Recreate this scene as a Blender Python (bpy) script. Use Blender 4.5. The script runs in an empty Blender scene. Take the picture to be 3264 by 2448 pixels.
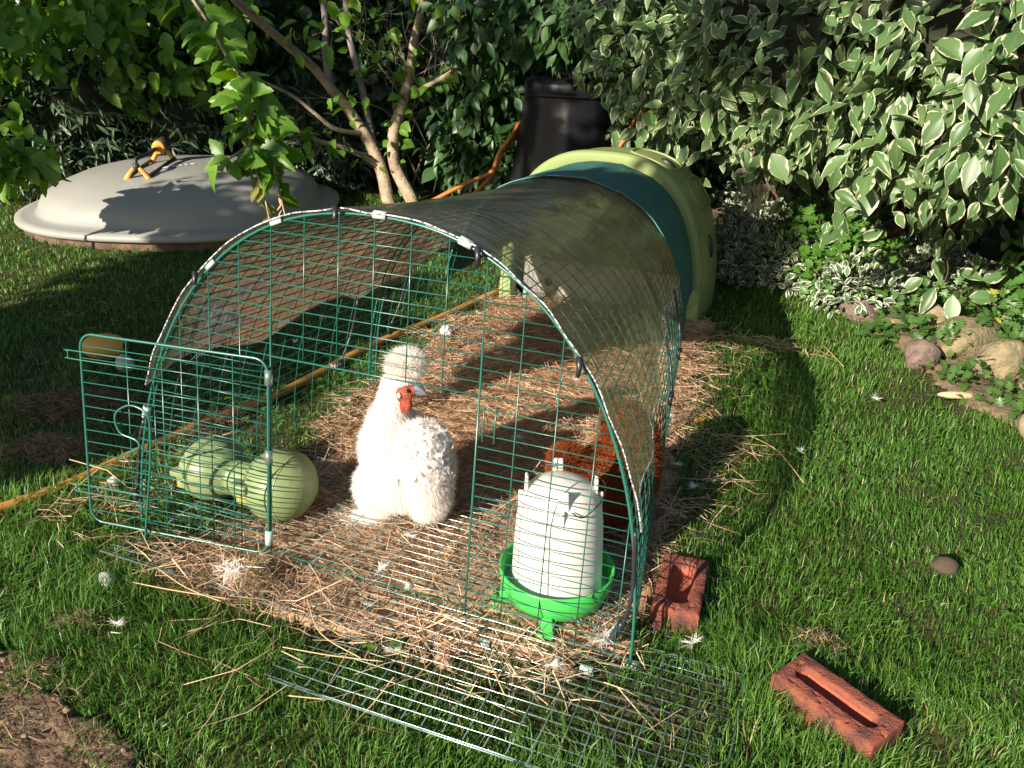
import bpy, bmesh, math, random
import numpy as np
from mathutils import Vector, Matrix, Euler

random.seed(7)
RNG = np.random.default_rng(11)
scn = bpy.context.scene
COL = scn.collection
PI = math.pi

# ------------------------------------------------------------------ camera
CAM_POS = (0.838, -1.2305, 1.1058)
RIGHT = Vector((0.927409, 0.373260, 0.024253))
DOWN = Vector((0.170151, -0.363205, -0.916044))
FWD = Vector((-0.333109, 0.853674, -0.400345))
cam_d = bpy.data.cameras.new("camera")
cam_d.sensor_width = 36.0
cam_d.lens = 30.22
cam_d.clip_start = 0.05
cam_d.clip_end = 500.0
cam = bpy.data.objects.new("camera", cam_d)
COL.objects.link(cam)
m = Matrix((RIGHT, -DOWN, -FWD)).transposed().to_4x4()
m.translation = Vector(CAM_POS)
cam.matrix_world = m
scn.camera = cam

# ------------------------------------------------------------------ world, sun, exposure
SUN_EL = math.radians(23.0)
SUN_AZ = (0.30, 0.954)                      # horizontal travel direction of the light
w = bpy.data.worlds.new("World")
scn.world = w
w.use_nodes = True
nt = w.node_tree
bg = nt.nodes["Background"]
sky = nt.nodes.new("ShaderNodeTexSky")
sky.sky_type = 'NISHITA'
sky.sun_disc = False
sky.sun_elevation = SUN_EL
sky.sun_rotation = math.radians(197.5)
nt.links.new(sky.outputs[0], bg.inputs[0])
bg.inputs[1].default_value = 0.055
sun_d = bpy.data.lights.new("sun", 'SUN')
sun_d.energy = 5.0
sun_d.angle = math.radians(0.5)
sun_d.color = (1.0, 0.90, 0.76)
sun = bpy.data.objects.new("sun", sun_d)
COL.objects.link(sun)
n_ = math.hypot(*SUN_AZ)
LDIR = Vector((SUN_AZ[0] / n_ * math.cos(SUN_EL), SUN_AZ[1] / n_ * math.cos(SUN_EL), -math.sin(SUN_EL)))
sun.rotation_euler = LDIR.to_track_quat('-Z', 'Y').to_euler()
sun.location = (-3, -8, 5)
scn.view_settings.view_transform = 'Standard'
scn.view_settings.look = 'None'
scn.view_settings.gamma = 1.0
scn.view_settings.exposure = 1.15
scn.cycles.max_bounces = 8
scn.cycles.transparent_max_bounces = 12
scn.cycles.caustics_reflective = False
scn.cycles.caustics_refractive = False
scn.cycles.sample_clamp_indirect = 4.0


# ------------------------------------------------------------------ object helpers
def tag(o, label=None, cat=None, group=None, kind=None):
    if label: o["label"] = label
    if cat: o["category"] = cat
    if group: o["group"] = group
    if kind: o["kind"] = kind
    return o


def thing(name, label, cat, loc=(0, 0, 0), rz=0.0, group=None):
    o = bpy.data.objects.new(name, None)
    o.empty_display_size = 0.05
    COL.objects.link(o)
    o.location = loc
    o.rotation_euler = (0, 0, rz)
    return tag(o, label, cat, group)


def mesh_np(name, V, faces, mat, parent=None, attrs=None, smooth=False, col=None):
    """V (n,3) array; faces: list of (m,k) index arrays."""
    V = np.asarray(V, np.float32)
    me = bpy.data.meshes.new(name)
    me.vertices.add(len(V))
    me.vertices.foreach_set("co", V.ravel())
    fl = [np.asarray(f, np.int32) for f in faces if len(f)]
    nl = sum(f.size for f in fl)
    npoly = sum(len(f) for f in fl)
    me.loops.add(nl)
    me.loops.foreach_set("vertex_index", np.concatenate([f.ravel() for f in fl]))
    me.polygons.add(npoly)
    sizes = np.concatenate([np.full(len(f), f.shape[1], np.int32) for f in fl])
    starts = np.concatenate([[0], np.cumsum(sizes)[:-1]]).astype(np.int32)
    me.polygons.foreach_set("loop_start", starts)
    try:
        me.polygons.foreach_set("loop_total", sizes)
    except Exception:
        pass
    if smooth:
        me.polygons.foreach_set("use_smooth", np.ones(npoly, bool))
    if attrs is not None:
        a = me.color_attributes.new("leaf", 'FLOAT_COLOR', 'POINT')
        A = np.zeros((len(V), 4), np.float32)
        A[:, :attrs.shape[1]] = attrs
        a.data.foreach_set("color", A.ravel())
    me.update(calc_edges=True)
    me.validate()
    if mat is not None:
        me.materials.append(mat)
    o = bpy.data.objects.new(name, me)
    COL.objects.link(o)
    if parent is not None:
        o.parent = parent
    return o


class MB:
    """Collects pieces of one mesh."""
    def __init__(self):
        self.V = []; self.F = {}; self.n = 0

    def add(self, V, faces):
        V = np.asarray(V, float).reshape(-1, 3)
        for f in faces:
            f = np.asarray(f, int)
            if len(f) == 0: continue
            self.F.setdefault(f.shape[1], []).append(f + self.n)
        self.V.append(V); self.n += len(V)

    def tube(self, path, r, sides=6, cap=True, closed=False):
        P = np.asarray(path, float)
        n = len(P)
        rr = np.full(n, r, float) if np.isscalar(r) else np.asarray(r, float)
        if closed:
            T = np.roll(P, -1, 0) - np.roll(P, 1, 0)
        else:
            T = np.gradient(P, axis=0)
        T /= np.linalg.norm(T, axis=1)[:, None] + 1e-12
        ref = np.array([0, 0, 1.0]) if abs(T[0][2]) < 0.9 else np.array([1.0, 0, 0])
        A = np.zeros_like(P); prev = np.cross(T[0], ref); prev /= np.linalg.norm(prev)
        for i in range(n):
            a = prev - T[i] * (prev @ T[i]); a /= np.linalg.norm(a) + 1e-12
            A[i] = a; prev = a
        Bn = np.cross(T, A)
        th = np.arange(sides) * 2 * PI / sides
        V = (P[:, None, :] + rr[:, None, None] * (np.cos(th)[None, :, None] * A[:, None, :] + np.sin(th)[None, :, None] * Bn[:, None, :])).reshape(-1, 3)
        i = np.arange(n if closed else n - 1)[:, None]; j = np.arange(sides)[None, :]
        i2 = (i + 1) % n
        q = np.stack([i * sides + j, i * sides + (j + 1) % sides, i2 * sides + (j + 1) % sides, i2 * sides + j], -1).reshape(-1, 4)
        fs = [q]
        if cap and not closed:
            fs.append(np.arange(sides)[None, ::-1]); fs.append((np.arange(sides) + (n - 1) * sides)[None, :])
        self.add(V, fs)

    def box(self, c, s, R=None, taper=1.0):
        x, y, z = [k / 2 for k in s]
        V = np.array([[-x, -y, -z], [x, -y, -z], [x, y, -z], [-x, y, -z], [-x * taper, -y * taper, z], [x * taper, -y * taper, z], [x * taper, y * taper, z], [-x * taper, y * taper, z]])
        if R is not None: V = V @ np.array(R).T
        self.add(V + np.array(c), [[[0, 3, 2, 1], [4, 5, 6, 7], [0, 1, 5, 4], [1, 2, 6, 5], [2, 3, 7, 6], [3, 0, 4, 7]]])

    def grid(self, G, closed_v=False, cap0=False, cap1=False):
        """G (n,m,3) lofted grid; closed_v wraps the second axis."""
        G = np.asarray(G, float); n, mm = G.shape[:2]
        i = np.arange(n - 1)[:, None]; j = np.arange(mm if closed_v else mm - 1)[None, :]
        j2 = (j + 1) % mm
        q = np.stack([i * mm + j, i * mm + j2, (i + 1) * mm + j2, (i + 1) * mm + j], -1).reshape(-1, 4)
        fs = [q]
        if cap0: fs.append(np.arange(mm)[None, ::-1])
        if cap1: fs.append((np.arange(mm) + (n - 1) * mm)[None, :])
        self.add(G.reshape(-1, 3), fs)

    def lathe(self, prof, c=(0, 0, 0), seg=40, sx=1.0, sy=1.0, n=2.0):
        th = np.arange(seg) * 2 * PI / seg
        cx = np.sign(np.cos(th)) * np.abs(np.cos(th)) ** (2 / n); sy_ = np.sign(np.sin(th)) * np.abs(np.sin(th)) ** (2 / n)
        G = np.array([[(c[0] + r * sx * a, c[1] + r * sy * b, c[2] + z) for a, b in zip(cx, sy_)] for r, z in prof])
        self.grid(G, closed_v=True, cap0=prof[0][0] > 1e-4, cap1=prof[-1][0] > 1e-4)

    def build(self, name, mat, parent=None, smooth=False, bevel=0.0, attrs=None):
        V = np.concatenate(self.V)
        o = mesh_np(name, V, [np.concatenate(f) for f in self.F.values()], mat, parent, attrs=attrs, smooth=smooth)
        if bevel > 0:
            md = o.modifiers.new("bevel", 'BEVEL'); md.width = bevel; md.segments = 2; md.limit_method = 'ANGLE'; md.angle_limit = 0.7
        return o


def copy_tree(o, parent=None):
    c = o.copy(); COL.objects.link(c)
    if parent is not None: c.parent = parent
    for ch in list(o.children): copy_tree(ch, c)
    return c


def solid(parts, voxel=0.01, smooth=6):
    """One continuous surface from overlapping ellipsoids (centre, radii, euler): union remesh, smoothed."""
    bm = bmesh.new()
    for c, r, e in parts:
        M = Matrix.Translation(c) @ Euler(e).to_matrix().to_4x4() @ Matrix.Diagonal((r[0], r[1], r[2], 1))
        bmesh.ops.create_icosphere(bm, subdivisions=3, radius=1.0, matrix=M)
    me = bpy.data.meshes.new("tmp"); bm.to_mesh(me); bm.free()
    o = bpy.data.objects.new("tmp", me); COL.objects.link(o)
    r = o.modifiers.new("r", 'REMESH'); r.mode = 'VOXEL'; r.voxel_size = voxel
    s = o.modifiers.new("s", 'SMOOTH'); s.factor = 0.5; s.iterations = smooth
    dg = bpy.context.evaluated_depsgraph_get()
    res = bpy.data.meshes.new_from_object(o.evaluated_get(dg))
    bpy.data.objects.remove(o); bpy.data.meshes.remove(me)
    res.polygons.foreach_set("use_smooth", np.ones(len(res.polygons), bool))
    return res


def link_mesh(name, me, mat, parent=None):
    me.name = name; me.materials.clear(); me.materials.append(mat)
    o = bpy.data.objects.new(name, me); COL.objects.link(o)
    if parent is not None: o.parent = parent
    return o


def vnoise(x, y, seed=0):
    """cheap smooth value noise in numpy, 0..1"""
    x = np.asarray(x, float); y = np.asarray(y, float)
    xi = np.floor(x).astype(int); yi = np.floor(y).astype(int); xf = x - xi; yf = y - yi
    def h(a, b):
        k = np.sin(a * 127.1 + b * 311.7 + seed * 74.7) * 43758.5453
        return k - np.floor(k)
    u = xf * xf * (3 - 2 * xf); v = yf * yf * (3 - 2 * yf)
    return (h(xi, yi) * (1 - u) + h(xi + 1, yi) * u) * (1 - v) + (h(xi, yi + 1) * (1 - u) + h(xi + 1, yi + 1) * u) * v


def inpoly(x, y, poly):
    x = np.asarray(x); y = np.asarray(y); r = np.zeros(x.shape, bool); n = len(poly)
    for i in range(n):
        x0, y0 = poly[i]; x1, y1 = poly[(i + 1) % n]
        c = ((y0 > y) != (y1 > y)) & (x < (x1 - x0) * (y - y0) / (y1 - y0 + 1e-12) + x0)
        r ^= c
    return r


# ------------------------------------------------------------------ materials
MATS = {}


def mat(name, col, rough=0.6, spec=0.4, var=0.0, nscale=8.0, col2=None, bump=0.0, bscale=60.0, metal=0.0, detail=4.0, coat=0.0, trans=0.0, ramp=(0.35, 0.65)):
    m = bpy.data.materials.new(name); m.use_nodes = True
    nt = m.node_tree; b = nt.nodes["Principled BSDF"]
    b.inputs["Base Color"].default_value = (*col, 1); b.inputs["Roughness"].default_value = rough
    b.inputs["Specular IOR Level"].default_value = spec; b.inputs["Metallic"].default_value = metal
    b.inputs["Coat Weight"].default_value = coat
    tc = nt.nodes.new("ShaderNodeTexCoord")
    if col2 is not None:
        n = nt.nodes.new("ShaderNodeTexNoise"); n.inputs["Scale"].default_value = nscale; n.inputs["Detail"].default_value = detail; n.inputs["Roughness"].default_value = 0.65
        nt.links.new(tc.outputs["Object"], n.inputs["Vector"])
        r = nt.nodes.new("ShaderNodeValToRGB")
        r.color_ramp.elements[0].position = ramp[0]; r.color_ramp.elements[1].position = ramp[1]
        r.color_ramp.elements[0].color = (*col, 1); r.color_ramp.elements[1].color = (*col2, 1)
        nt.links.new(n.outputs[0], r.inputs[0]); nt.links.new(r.outputs[0], b.inputs["Base Color"])
    if bump > 0:
        n2 = nt.nodes.new("ShaderNodeTexNoise"); n2.inputs["Scale"].default_value = bscale; n2.inputs["Detail"].default_value = 5
        nt.links.new(tc.outputs["Object"], n2.inputs["Vector"])
        bp = nt.nodes.new("ShaderNodeBump"); bp.inputs["Strength"].default_value = bump; bp.inputs["Distance"].default_value = 0.01
        nt.links.new(n2.outputs[0], bp.inputs["Height"]); nt.links.new(bp.outputs[0], b.inputs["Normal"])
    if trans > 0:
        t = nt.nodes.new("ShaderNodeBsdfTranslucent"); t.inputs[0].default_value = (*col, 1)
        mx = nt.nodes.new("ShaderNodeMixShader"); mx.inputs[0].default_value = trans
        nt.links.new(b.outputs[0], mx.inputs[1]); nt.links.new(t.outputs[0], mx.inputs[2])
        nt.links.new(mx.outputs[0], nt.nodes["Material Output"].inputs[0])
    MATS[name] = m
    return m


def strand_mat(name, cols, rough=0.5, spec=0.3, trans=0.3, tcol=None):
    """colour from the per-strand random value in attribute 'leaf'.r; cols = [(pos, rgb)]"""
    m = bpy.data.materials.new(name); m.use_nodes = True
    nt = m.node_tree; b = nt.nodes["Principled BSDF"]
    b.inputs["Roughness"].default_value = rough; b.inputs["Specular IOR Level"].default_value = spec
    at = nt.nodes.new("ShaderNodeAttribute"); at.attribute_name = "leaf"
    sp = nt.nodes.new("ShaderNodeSeparateColor"); nt.links.new(at.outputs["Color"], sp.inputs[0])
    r = nt.nodes.new("ShaderNodeValToRGB"); cr = r.color_ramp
    while len(cr.elements) < len(cols): cr.elements.new(0.5)
    for e, (p, c) in zip(cr.elements, cols): e.position = p; e.color = (*c, 1)
    nt.links.new(sp.outputs[0], r.inputs[0]); nt.links.new(r.outputs[0], b.inputs["Base Color"])
    if trans > 0:
        t = nt.nodes.new("ShaderNodeBsdfTranslucent")
        if tcol: t.inputs[0].default_value = (*tcol, 1)
        else: nt.links.new(r.outputs[0], t.inputs[0])
        mx = nt.nodes.new("ShaderNodeMixShader"); mx.inputs[0].default_value = trans
        nt.links.new(b.outputs[0], mx.inputs[1]); nt.links.new(t.outputs[0], mx.inputs[2])
        nt.links.new(mx.outputs[0], nt.nodes["Material Output"].inputs[0])
    MATS[name] = m
    return m


def leaf_mat(name, dark, light, margin=None, width=0.6, rough=0.42, spec=0.45, trans=0.28, vein=0.25, tboost=1.5):
    """attribute 'leaf': r random per leaf, g across 0..1, b along 0..1"""
    m = bpy.data.materials.new(name); m.use_nodes = True
    nt = m.node_tree; b = nt.nodes["Principled BSDF"]; L = nt.links.new
    b.inputs["Roughness"].default_value = rough; b.inputs["Specular IOR Level"].default_value = spec
    at = nt.nodes.new("ShaderNodeAttribute"); at.attribute_name = "leaf"
    sp = nt.nodes.new("ShaderNodeSeparateColor"); L(at.outputs["Color"], sp.inputs[0])
    mixc = nt.nodes.new("ShaderNodeMix"); mixc.data_type = 'RGBA'
    mixc.inputs[6].default_value = (*dark, 1); mixc.inputs[7].default_value = (*light, 1)
    L(sp.outputs[0], mixc.inputs[0])
    out = mixc.outputs[2]
    ab = nt.nodes.new("ShaderNodeMath"); ab.operation = 'SUBTRACT'; ab.inputs[1].default_value = 0.5; L(sp.outputs[1], ab.inputs[0])
    ab2 = nt.nodes.new("ShaderNodeMath"); ab2.operation = 'ABSOLUTE'; L(ab.outputs[0], ab2.inputs[0])      # 0 at midrib, .5 at edge
    mr = nt.nodes.new("ShaderNodeMapRange"); mr.inputs[1].default_value = 0.0; mr.inputs[2].default_value = 0.05; mr.inputs[3].default_value = vein; mr.inputs[4].default_value = 0.0
    L(ab2.outputs[0], mr.inputs[0])
    mv = nt.nodes.new("ShaderNodeMix"); mv.data_type = 'RGBA'; mv.inputs[7].default_value = (light[0] * 1.6 + .02, light[1] * 1.5 + .02, light[2] * 1.6 + .01, 1)
    L(mr.outputs[0], mv.inputs[0]); L(out, mv.inputs[6]); out = mv.outputs[2]
    if margin is not None:
        tc = nt.nodes.new("ShaderNodeTexCoord"); n = nt.nodes.new("ShaderNodeTexNoise"); n.inputs["Scale"].default_value = 34; n.inputs["Detail"].default_value = 3
        L(tc.outputs["Object"], n.inputs["Vector"])
        s = nt.nodes.new("ShaderNodeMath"); s.operation = 'MULTIPLY_ADD'; s.inputs[1].default_value = 1.5; s.inputs[2].default_value = -0.75; L(n.outputs[0], s.inputs[0])
        s2 = nt.nodes.new("ShaderNodeMath"); s2.operation = 'MULTIPLY_ADD'; s2.inputs[1].default_value = 2.0; L(ab2.outputs[0], s2.inputs[0]); L(s.outputs[0], s2.inputs[2])
        rg = nt.nodes.new("ShaderNodeMapRange"); rg.inputs[1].default_value = width; rg.inputs[2].default_value = width + 0.1; L(s2.outputs[0], rg.inputs[0])
        mm = nt.nodes.new("ShaderNodeMix"); mm.data_type = 'RGBA'; mm.inputs[7].default_value = (*margin, 1)
        L(rg.outputs[0], mm.inputs[0]); L(out, mm.inputs[6]); out = mm.outputs[2]
    L(out, b.inputs["Base Color"])
    hs = nt.nodes.new("ShaderNodeHueSaturation"); hs.inputs["Value"].default_value = tboost; hs.inputs["Saturation"].default_value = 1.15; hs.inputs["Hue"].default_value = 0.485
    L(out, hs.inputs["Color"])
    t = nt.nodes.new("ShaderNodeBsdfTranslucent"); L(hs.outputs[0], t.inputs[0])
    mx = nt.nodes.new("ShaderNodeMixShader"); mx.inputs[0].default_value = trans
    L(b.outputs[0], mx.inputs[1]); L(t.outputs[0], mx.inputs[2]); L(mx.outputs[0], nt.nodes["Material Output"].inputs[0])
    MATS[name] = m
    return m


WIRE = mat("green_wire", (0.018, 0.115, 0.085), rough=0.28, spec=0.6)
WIRE_S = mat("glint_wire", (0.20, 0.29, 0.27), rough=0.25, spec=0.8, metal=0.55)  # paler copy of the wire, silver sun glint put into its colour
CLIPM = mat("clip_plastic", (0.38, 0.48, 0.44), rough=0.3, spec=0.6)
BLACK = mat("rubber_and_hole_black", (0.02, 0.02, 0.026), rough=0.4, spec=0.5)
EGLU = mat("green_plastic", (0.24, 0.285, 0.11), rough=0.42, spec=0.4, col2=(0.22, 0.28, 0.105), nscale=3.0)
FEEDM = mat("sage_plastic", (0.205, 0.26, 0.115), rough=0.42, spec=0.4, col2=(0.18, 0.235, 0.11), nscale=5.0)
WHITEP = mat("white_plastic", (0.74, 0.74, 0.70), rough=0.35, spec=0.5, trans=0.25, col2=(0.70, 0.70, 0.66), nscale=4)
TRAYM = mat("bright_green_plastic", (0.06, 0.48, 0.09), rough=0.3, spec=0.5, trans=0.12)
DOMEM = mat("dome_plastic", (0.25, 0.255, 0.235), rough=0.5, spec=0.35, col2=(0.29, 0.285, 0.255), nscale=2.5, bump=0.08, bscale=90)
BRICKM = mat("brick_clay", (0.25, 0.078, 0.048), rough=0.9, spec=0.15, col2=(0.09, 0.040, 0.040), nscale=24, ramp=(.40, .62), bump=0.5, bscale=260, detail=8)
FROGM = mat("brick_frog", (0.40, 0.085, 0.045), rough=0.9, spec=0.15, col2=(0.30, 0.11, 0.075), nscale=40, bump=0.4, bscale=220, detail=8)
SOILM = mat("soil", (0.08, 0.05, 0.036), rough=0.95, spec=0.1, col2=(0.19, 0.13, 0.085), nscale=30, bump=1.0, bscale=70, detail=8)
HOSEM = mat("hose_rubber", (0.58, 0.29, 0.06), rough=0.45, spec=0.4, col2=(0.45, 0.20, 0.05), nscale=6)
HOSEB = mat("hose_orange", (0.42, 0.14, 0.03), rough=0.45, spec=0.4)
BINM = mat("bin_plastic", (0.009, 0.009, 0.012), rough=0.45, spec=0.35, bump=0.1, bscale=40)
BARK = mat("bark", (0.40, 0.31, 0.21), rough=0.85, spec=0.2, col2=(0.24, 0.18, 0.13), nscale=25, bump=0.6, bscale=70)
BARK_SHADE = mat("shaded_bark", (0.24, 0.20, 0.19), rough=0.85, spec=0.2, col2=(0.15, 0.125, 0.12), nscale=25, bump=0.5, bscale=70)
STEMM = mat("stem", (0.10, 0.07, 0.03), rough=0.8)
TWIGM = mat("dry_twig", (0.33, 0.27, 0.22), rough=0.85)
STONEM = mat("stone", (0.27, 0.215, 0.13), rough=0.9, spec=0.2, col2=(0.15, 0.135, 0.075), nscale=20, ramp=(.4,.62), bump=0.9, bscale=70, detail=8)
STONED = mat("brown_stone", (0.20, 0.14, 0.11), rough=0.8, spec=0.25, col2=(0.11, 0.08, 0.07), nscale=28, bump=0.9, bscale=80, detail=8)
YELLOW = mat("yellow_plastic", (0.55, 0.33, 0.05), rough=0.45, spec=0.4, col2=(0.48, 0.28, 0.06), nscale=10)
SPRY = mat("sprinkler_orange", (0.62, 0.27, 0.05), rough=0.45)
DARKP = mat("dark_grey_plastic", (0.045, 0.04, 0.04), rough=0.45)
PAPER = mat("label_paper", (0.62, 0.58, 0.60), rough=0.6)
INKM = mat("label_ink", (0.12, 0.05, 0.04), rough=0.6)
STICK = mat("orange_sticker", (0.42, 0.10, 0.03), rough=0.6, col2=(0.30, 0.09, 0.04), nscale=40)
LETTER = mat("white_print", (0.75, 0.70, 0.74), rough=0.5)
CHALK = mat("pale_foam", (0.42, 0.44, 0.38), rough=0.8, col2=(0.30, 0.34, 0.28), nscale=40)
SKIN = mat("red_skin", (0.27, 0.05, 0.022), rough=0.6, bump=0.6, bscale=120, col2=(0.17, 0.035, 0.02), nscale=60)
BEAKM = mat("slate_beak", (0.10, 0.11, 0.14), rough=0.4)
EYEM = mat("dark_eye", (0.01, 0.008, 0.006), rough=0.1, spec=0.8)
BALLM = mat("golf_ball_white", (0.72, 0.70, 0.72), rough=0.35, bump=0.0)
DEADLEAF = mat("dead_leaf", (0.45, 0.17, 0.05), rough=0.7)
PETAL = mat("yellow_petal", (0.75, 0.55, 0.02), rough=0.6)
WHITEBODY = mat("white_down", (0.92, 0.86, 0.82), rough=0.9, spec=0.05)
BROWNBODY = mat("brown_down", (0.24, 0.065, 0.022), rough=0.9, spec=0.05)
FUR_W = strand_mat("white_feather", [(0.0, (0.92, 0.84, 0.77)), (0.6, (0.95, 0.91, 0.88)), (1.0, (0.97, 0.96, 0.95))], rough=0.8, spec=0.05, trans=0.5)
FUR_B = strand_mat("brown_feather", [(0.0, (0.11, 0.025, 0.010)), (0.6, (0.27, 0.068, 0.022)), (1.0, (0.42, 0.13, 0.045))], rough=0.7, spec=0.1, trans=0.3)
GRASS = strand_mat("grass_blade", [(0.0, (0.045, 0.125, 0.016)), (0.45, (0.090, 0.220, 0.028)), (0.78, (0.165, 0.310, 0.055)), (0.93, (0.27, 0.34, 0.10)), (1.0, (0.46, 0.37, 0.17))], rough=0.42, spec=0.4, trans=0.4)
STRAW = strand_mat("straw_stalk", [(0.0, (0.22, 0.125, 0.075)), (0.35, (0.48, 0.30, 0.18)), (0.7, (0.68, 0.475, 0.30)), (1.0, (0.82, 0.64, 0.43))], rough=0.55, spec=0.3, trans=0.15)
DRYG = strand_mat("dry_grass", [(0.0, (0.10, 0.065, 0.04)), (0.5, (0.26, 0.185, 0.11)), (1.0, (0.42, 0.32, 0.18))], rough=0.7, spec=0.15, trans=0.15)
L_DOG = leaf_mat("variegated_leaf", (0.055, 0.115, 0.04), (0.115, 0.20, 0.065), margin=(0.52, 0.52, 0.34), width=0.82, trans=0.25, tboost=1.2)
L_EUO = leaf_mat("silver_leaf", (0.045, 0.10, 0.045), (0.09, 0.16, 0.07), margin=(0.62, 0.60, 0.50), width=0.62, trans=0.15, tboost=1.1)
L_HIB = leaf_mat("lobed_leaf", (0.06, 0.145, 0.016), (0.15, 0.29, 0.035), trans=0.42, tboost=1.9)
L_IVY = leaf_mat("dark_ivy_leaf", (0.018, 0.05, 0.014), (0.035, 0.085, 0.022), trans=0.2, rough=0.35)
L_CLI = leaf_mat("climber_leaf", (0.028, 0.075, 0.02), (0.055, 0.12, 0.035), trans=0.25)
L_NAR = leaf_mat("narrow_leaf", (0.03, 0.065, 0.03), (0.07, 0.12, 0.06), trans=0.2)
L_GER = leaf_mat("cut_leaf", (0.05, 0.14, 0.02), (0.10, 0.22, 0.035), trans=0.35)
L_NET = leaf_mat("nettle_leaf", (0.06, 0.16, 0.03), (0.11, 0.25, 0.05), trans=0.35)
L_WEED = leaf_mat("weed_leaf", (0.05, 0.12, 0.025), (0.10, 0.19, 0.05), trans=0.3)
L_YEL = leaf_mat("yellowed_leaf", (0.34, 0.34, 0.04), (0.45, 0.40, 0.06), trans=0.4)
L_WILT = leaf_mat("wilted_leaf", (0.20, 0.21, 0.05), (0.28, 0.27, 0.07), trans=0.4)


def film_mat():
    m = bpy.data.materials.new("clear_film"); m.use_nodes = True
    nt = m.node_tree; L = nt.links.new
    for n in list(nt.nodes):
        if n.type != 'OUTPUT_MATERIAL': nt.nodes.remove(n)
    out = nt.nodes["Material Output"]
    tr = nt.nodes.new("ShaderNodeBsdfTransparent"); tr.inputs[0].default_value = (0.90, 0.89, 0.83, 1)
    df = nt.nodes.new("ShaderNodeBsdfDiffuse"); df.inputs[0].default_value = (0.20, 0.195, 0.135, 1)
    tl = nt.nodes.new("ShaderNodeBsdfTranslucent"); tl.inputs[0].default_value = (0.42, 0.39, 0.25, 1)
    gl = nt.nodes.new("ShaderNodeBsdfGlossy"); gl.inputs[0].default_value = (0.9, 0.9, 0.9, 1); gl.inputs["Roughness"].default_value = 0.16
    tc = nt.nodes.new("ShaderNodeTexCoord")
    mp = nt.nodes.new("ShaderNodeMapping"); mp.inputs["Scale"].default_value = (3.0, 9.0, 2.2); L(tc.outputs["Object"], mp.inputs[0])
    n1 = nt.nodes.new("ShaderNodeTexNoise"); n1.inputs["Scale"].default_value = 4.0; n1.inputs["Detail"].default_value = 8; n1.inputs["Distortion"].default_value = 0.7; L(mp.outputs[0], n1.inputs["Vector"])
    n2 = nt.nodes.new("ShaderNodeTexNoise"); n2.inputs["Scale"].default_value = 2.2; n2.inputs["Detail"].default_value = 3; L(tc.outputs["Object"], n2.inputs["Vector"])
    bp = nt.nodes.new("ShaderNodeBump"); bp.inputs["Strength"].default_value = 0.55; bp.inputs["Distance"].default_value = 0.012; L(n1.outputs[0], bp.inputs["Height"])
    for s in (df, tl, gl): L(bp.outputs[0], s.inputs["Normal"])
    m1 = nt.nodes.new("ShaderNodeMixShader"); m1.inputs[0].default_value = 0.55; L(df.outputs[0], m1.inputs[1]); L(tl.outputs[0], m1.inputs[2])
    rg = nt.nodes.new("ShaderNodeMapRange"); rg.inputs[1].default_value = 0.35; rg.inputs[2].default_value = 0.7; rg.inputs[3].default_value = 0.36; rg.inputs[4].default_value = 0.74; L(n2.outputs[0], rg.inputs[0])
    m2 = nt.nodes.new("ShaderNodeMixShader"); L(rg.outputs[0], m2.inputs[0]); L(tr.outputs[0], m2.inputs[1]); L(m1.outputs[0], m2.inputs[2])
    fr = nt.nodes.new("ShaderNodeFresnel"); fr.inputs[0].default_value = 1.42; L(bp.outputs[0], fr.inputs["Normal"])
    fm = nt.nodes.new("ShaderNodeMath"); fm.operation = 'MULTIPLY_ADD'; fm.inputs[1].default_value = 0.9; fm.inputs[2].default_value = 0.02; fm.use_clamp = True; L(fr.outputs[0], fm.inputs[0])
    m3 = nt.nodes.new("ShaderNodeMixShader"); L(fm.outputs[0], m3.inputs[0]); L(m2.outputs[0], m3.inputs[1]); L(gl.outputs[0], m3.inputs[2])
    L(m3.outputs[0], out.inputs[0])
    return m


FILM = film_mat()
FABRIC = mat("green_fabric", (0.035, 0.135, 0.115), rough=0.75, spec=0.25, bump=0.9, bscale=26, col2=(0.05, 0.165, 0.14), nscale=9, trans=0.12)
WATER = mat("water", (0.45, 0.55, 0.56), rough=0.05, spec=0.6)

# ------------------------------------------------------------------ ground
STRAW_POLY = [(-0.44, -0.10), (-0.195, -0.125), (-0.058, -0.13), (0.132, -0.13), (0.309, -0.10), (0.479, -0.06), (0.60, 0.0), (0.60, 0.2), (0.545, 0.573), (0.50, 0.954), (0.44, 1.483), (0.40, 1.95),
              (-0.40, 1.95), (-0.44, 1.706), (-0.485, 1.477), (-0.47, 1.194), (-0.44, 0.966), (-0.43, 0.755), (-0.40, 0.565), (-0.35, 0.348), (-0.33, 0.1)]
SOIL_POLY = [(-1.2, -1.3), (-1.2, -0.30), (-0.62, -0.36), (-0.408, -0.40), (-0.285, -0.43), (-0.147, -0.487), (-0.044, -0.50), (0.06, -0.53), (0.3, -0.75), (0.3, -1.3)]
BORDER_POLY = [(0.33, 2.66), (0.548, 2.54), (0.736, 2.50), (0.93, 2.27), (1.08, 1.94), (1.17, 1.70), (1.28, 1.54), (1.40, 1.43), (1.52, 1.34), (1.95, 1.0), (6, 0.2), (6, 8), (-0.3, 8), (-0.2, 2.75)]
DOME_C = (-2.60, 2.55); DOME_R = 0.80


def gz(x, y):
    return (vnoise(np.asarray(x) * 2.3, np.asarray(y) * 2.3, 3) - 0.5) * 0.012


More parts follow.
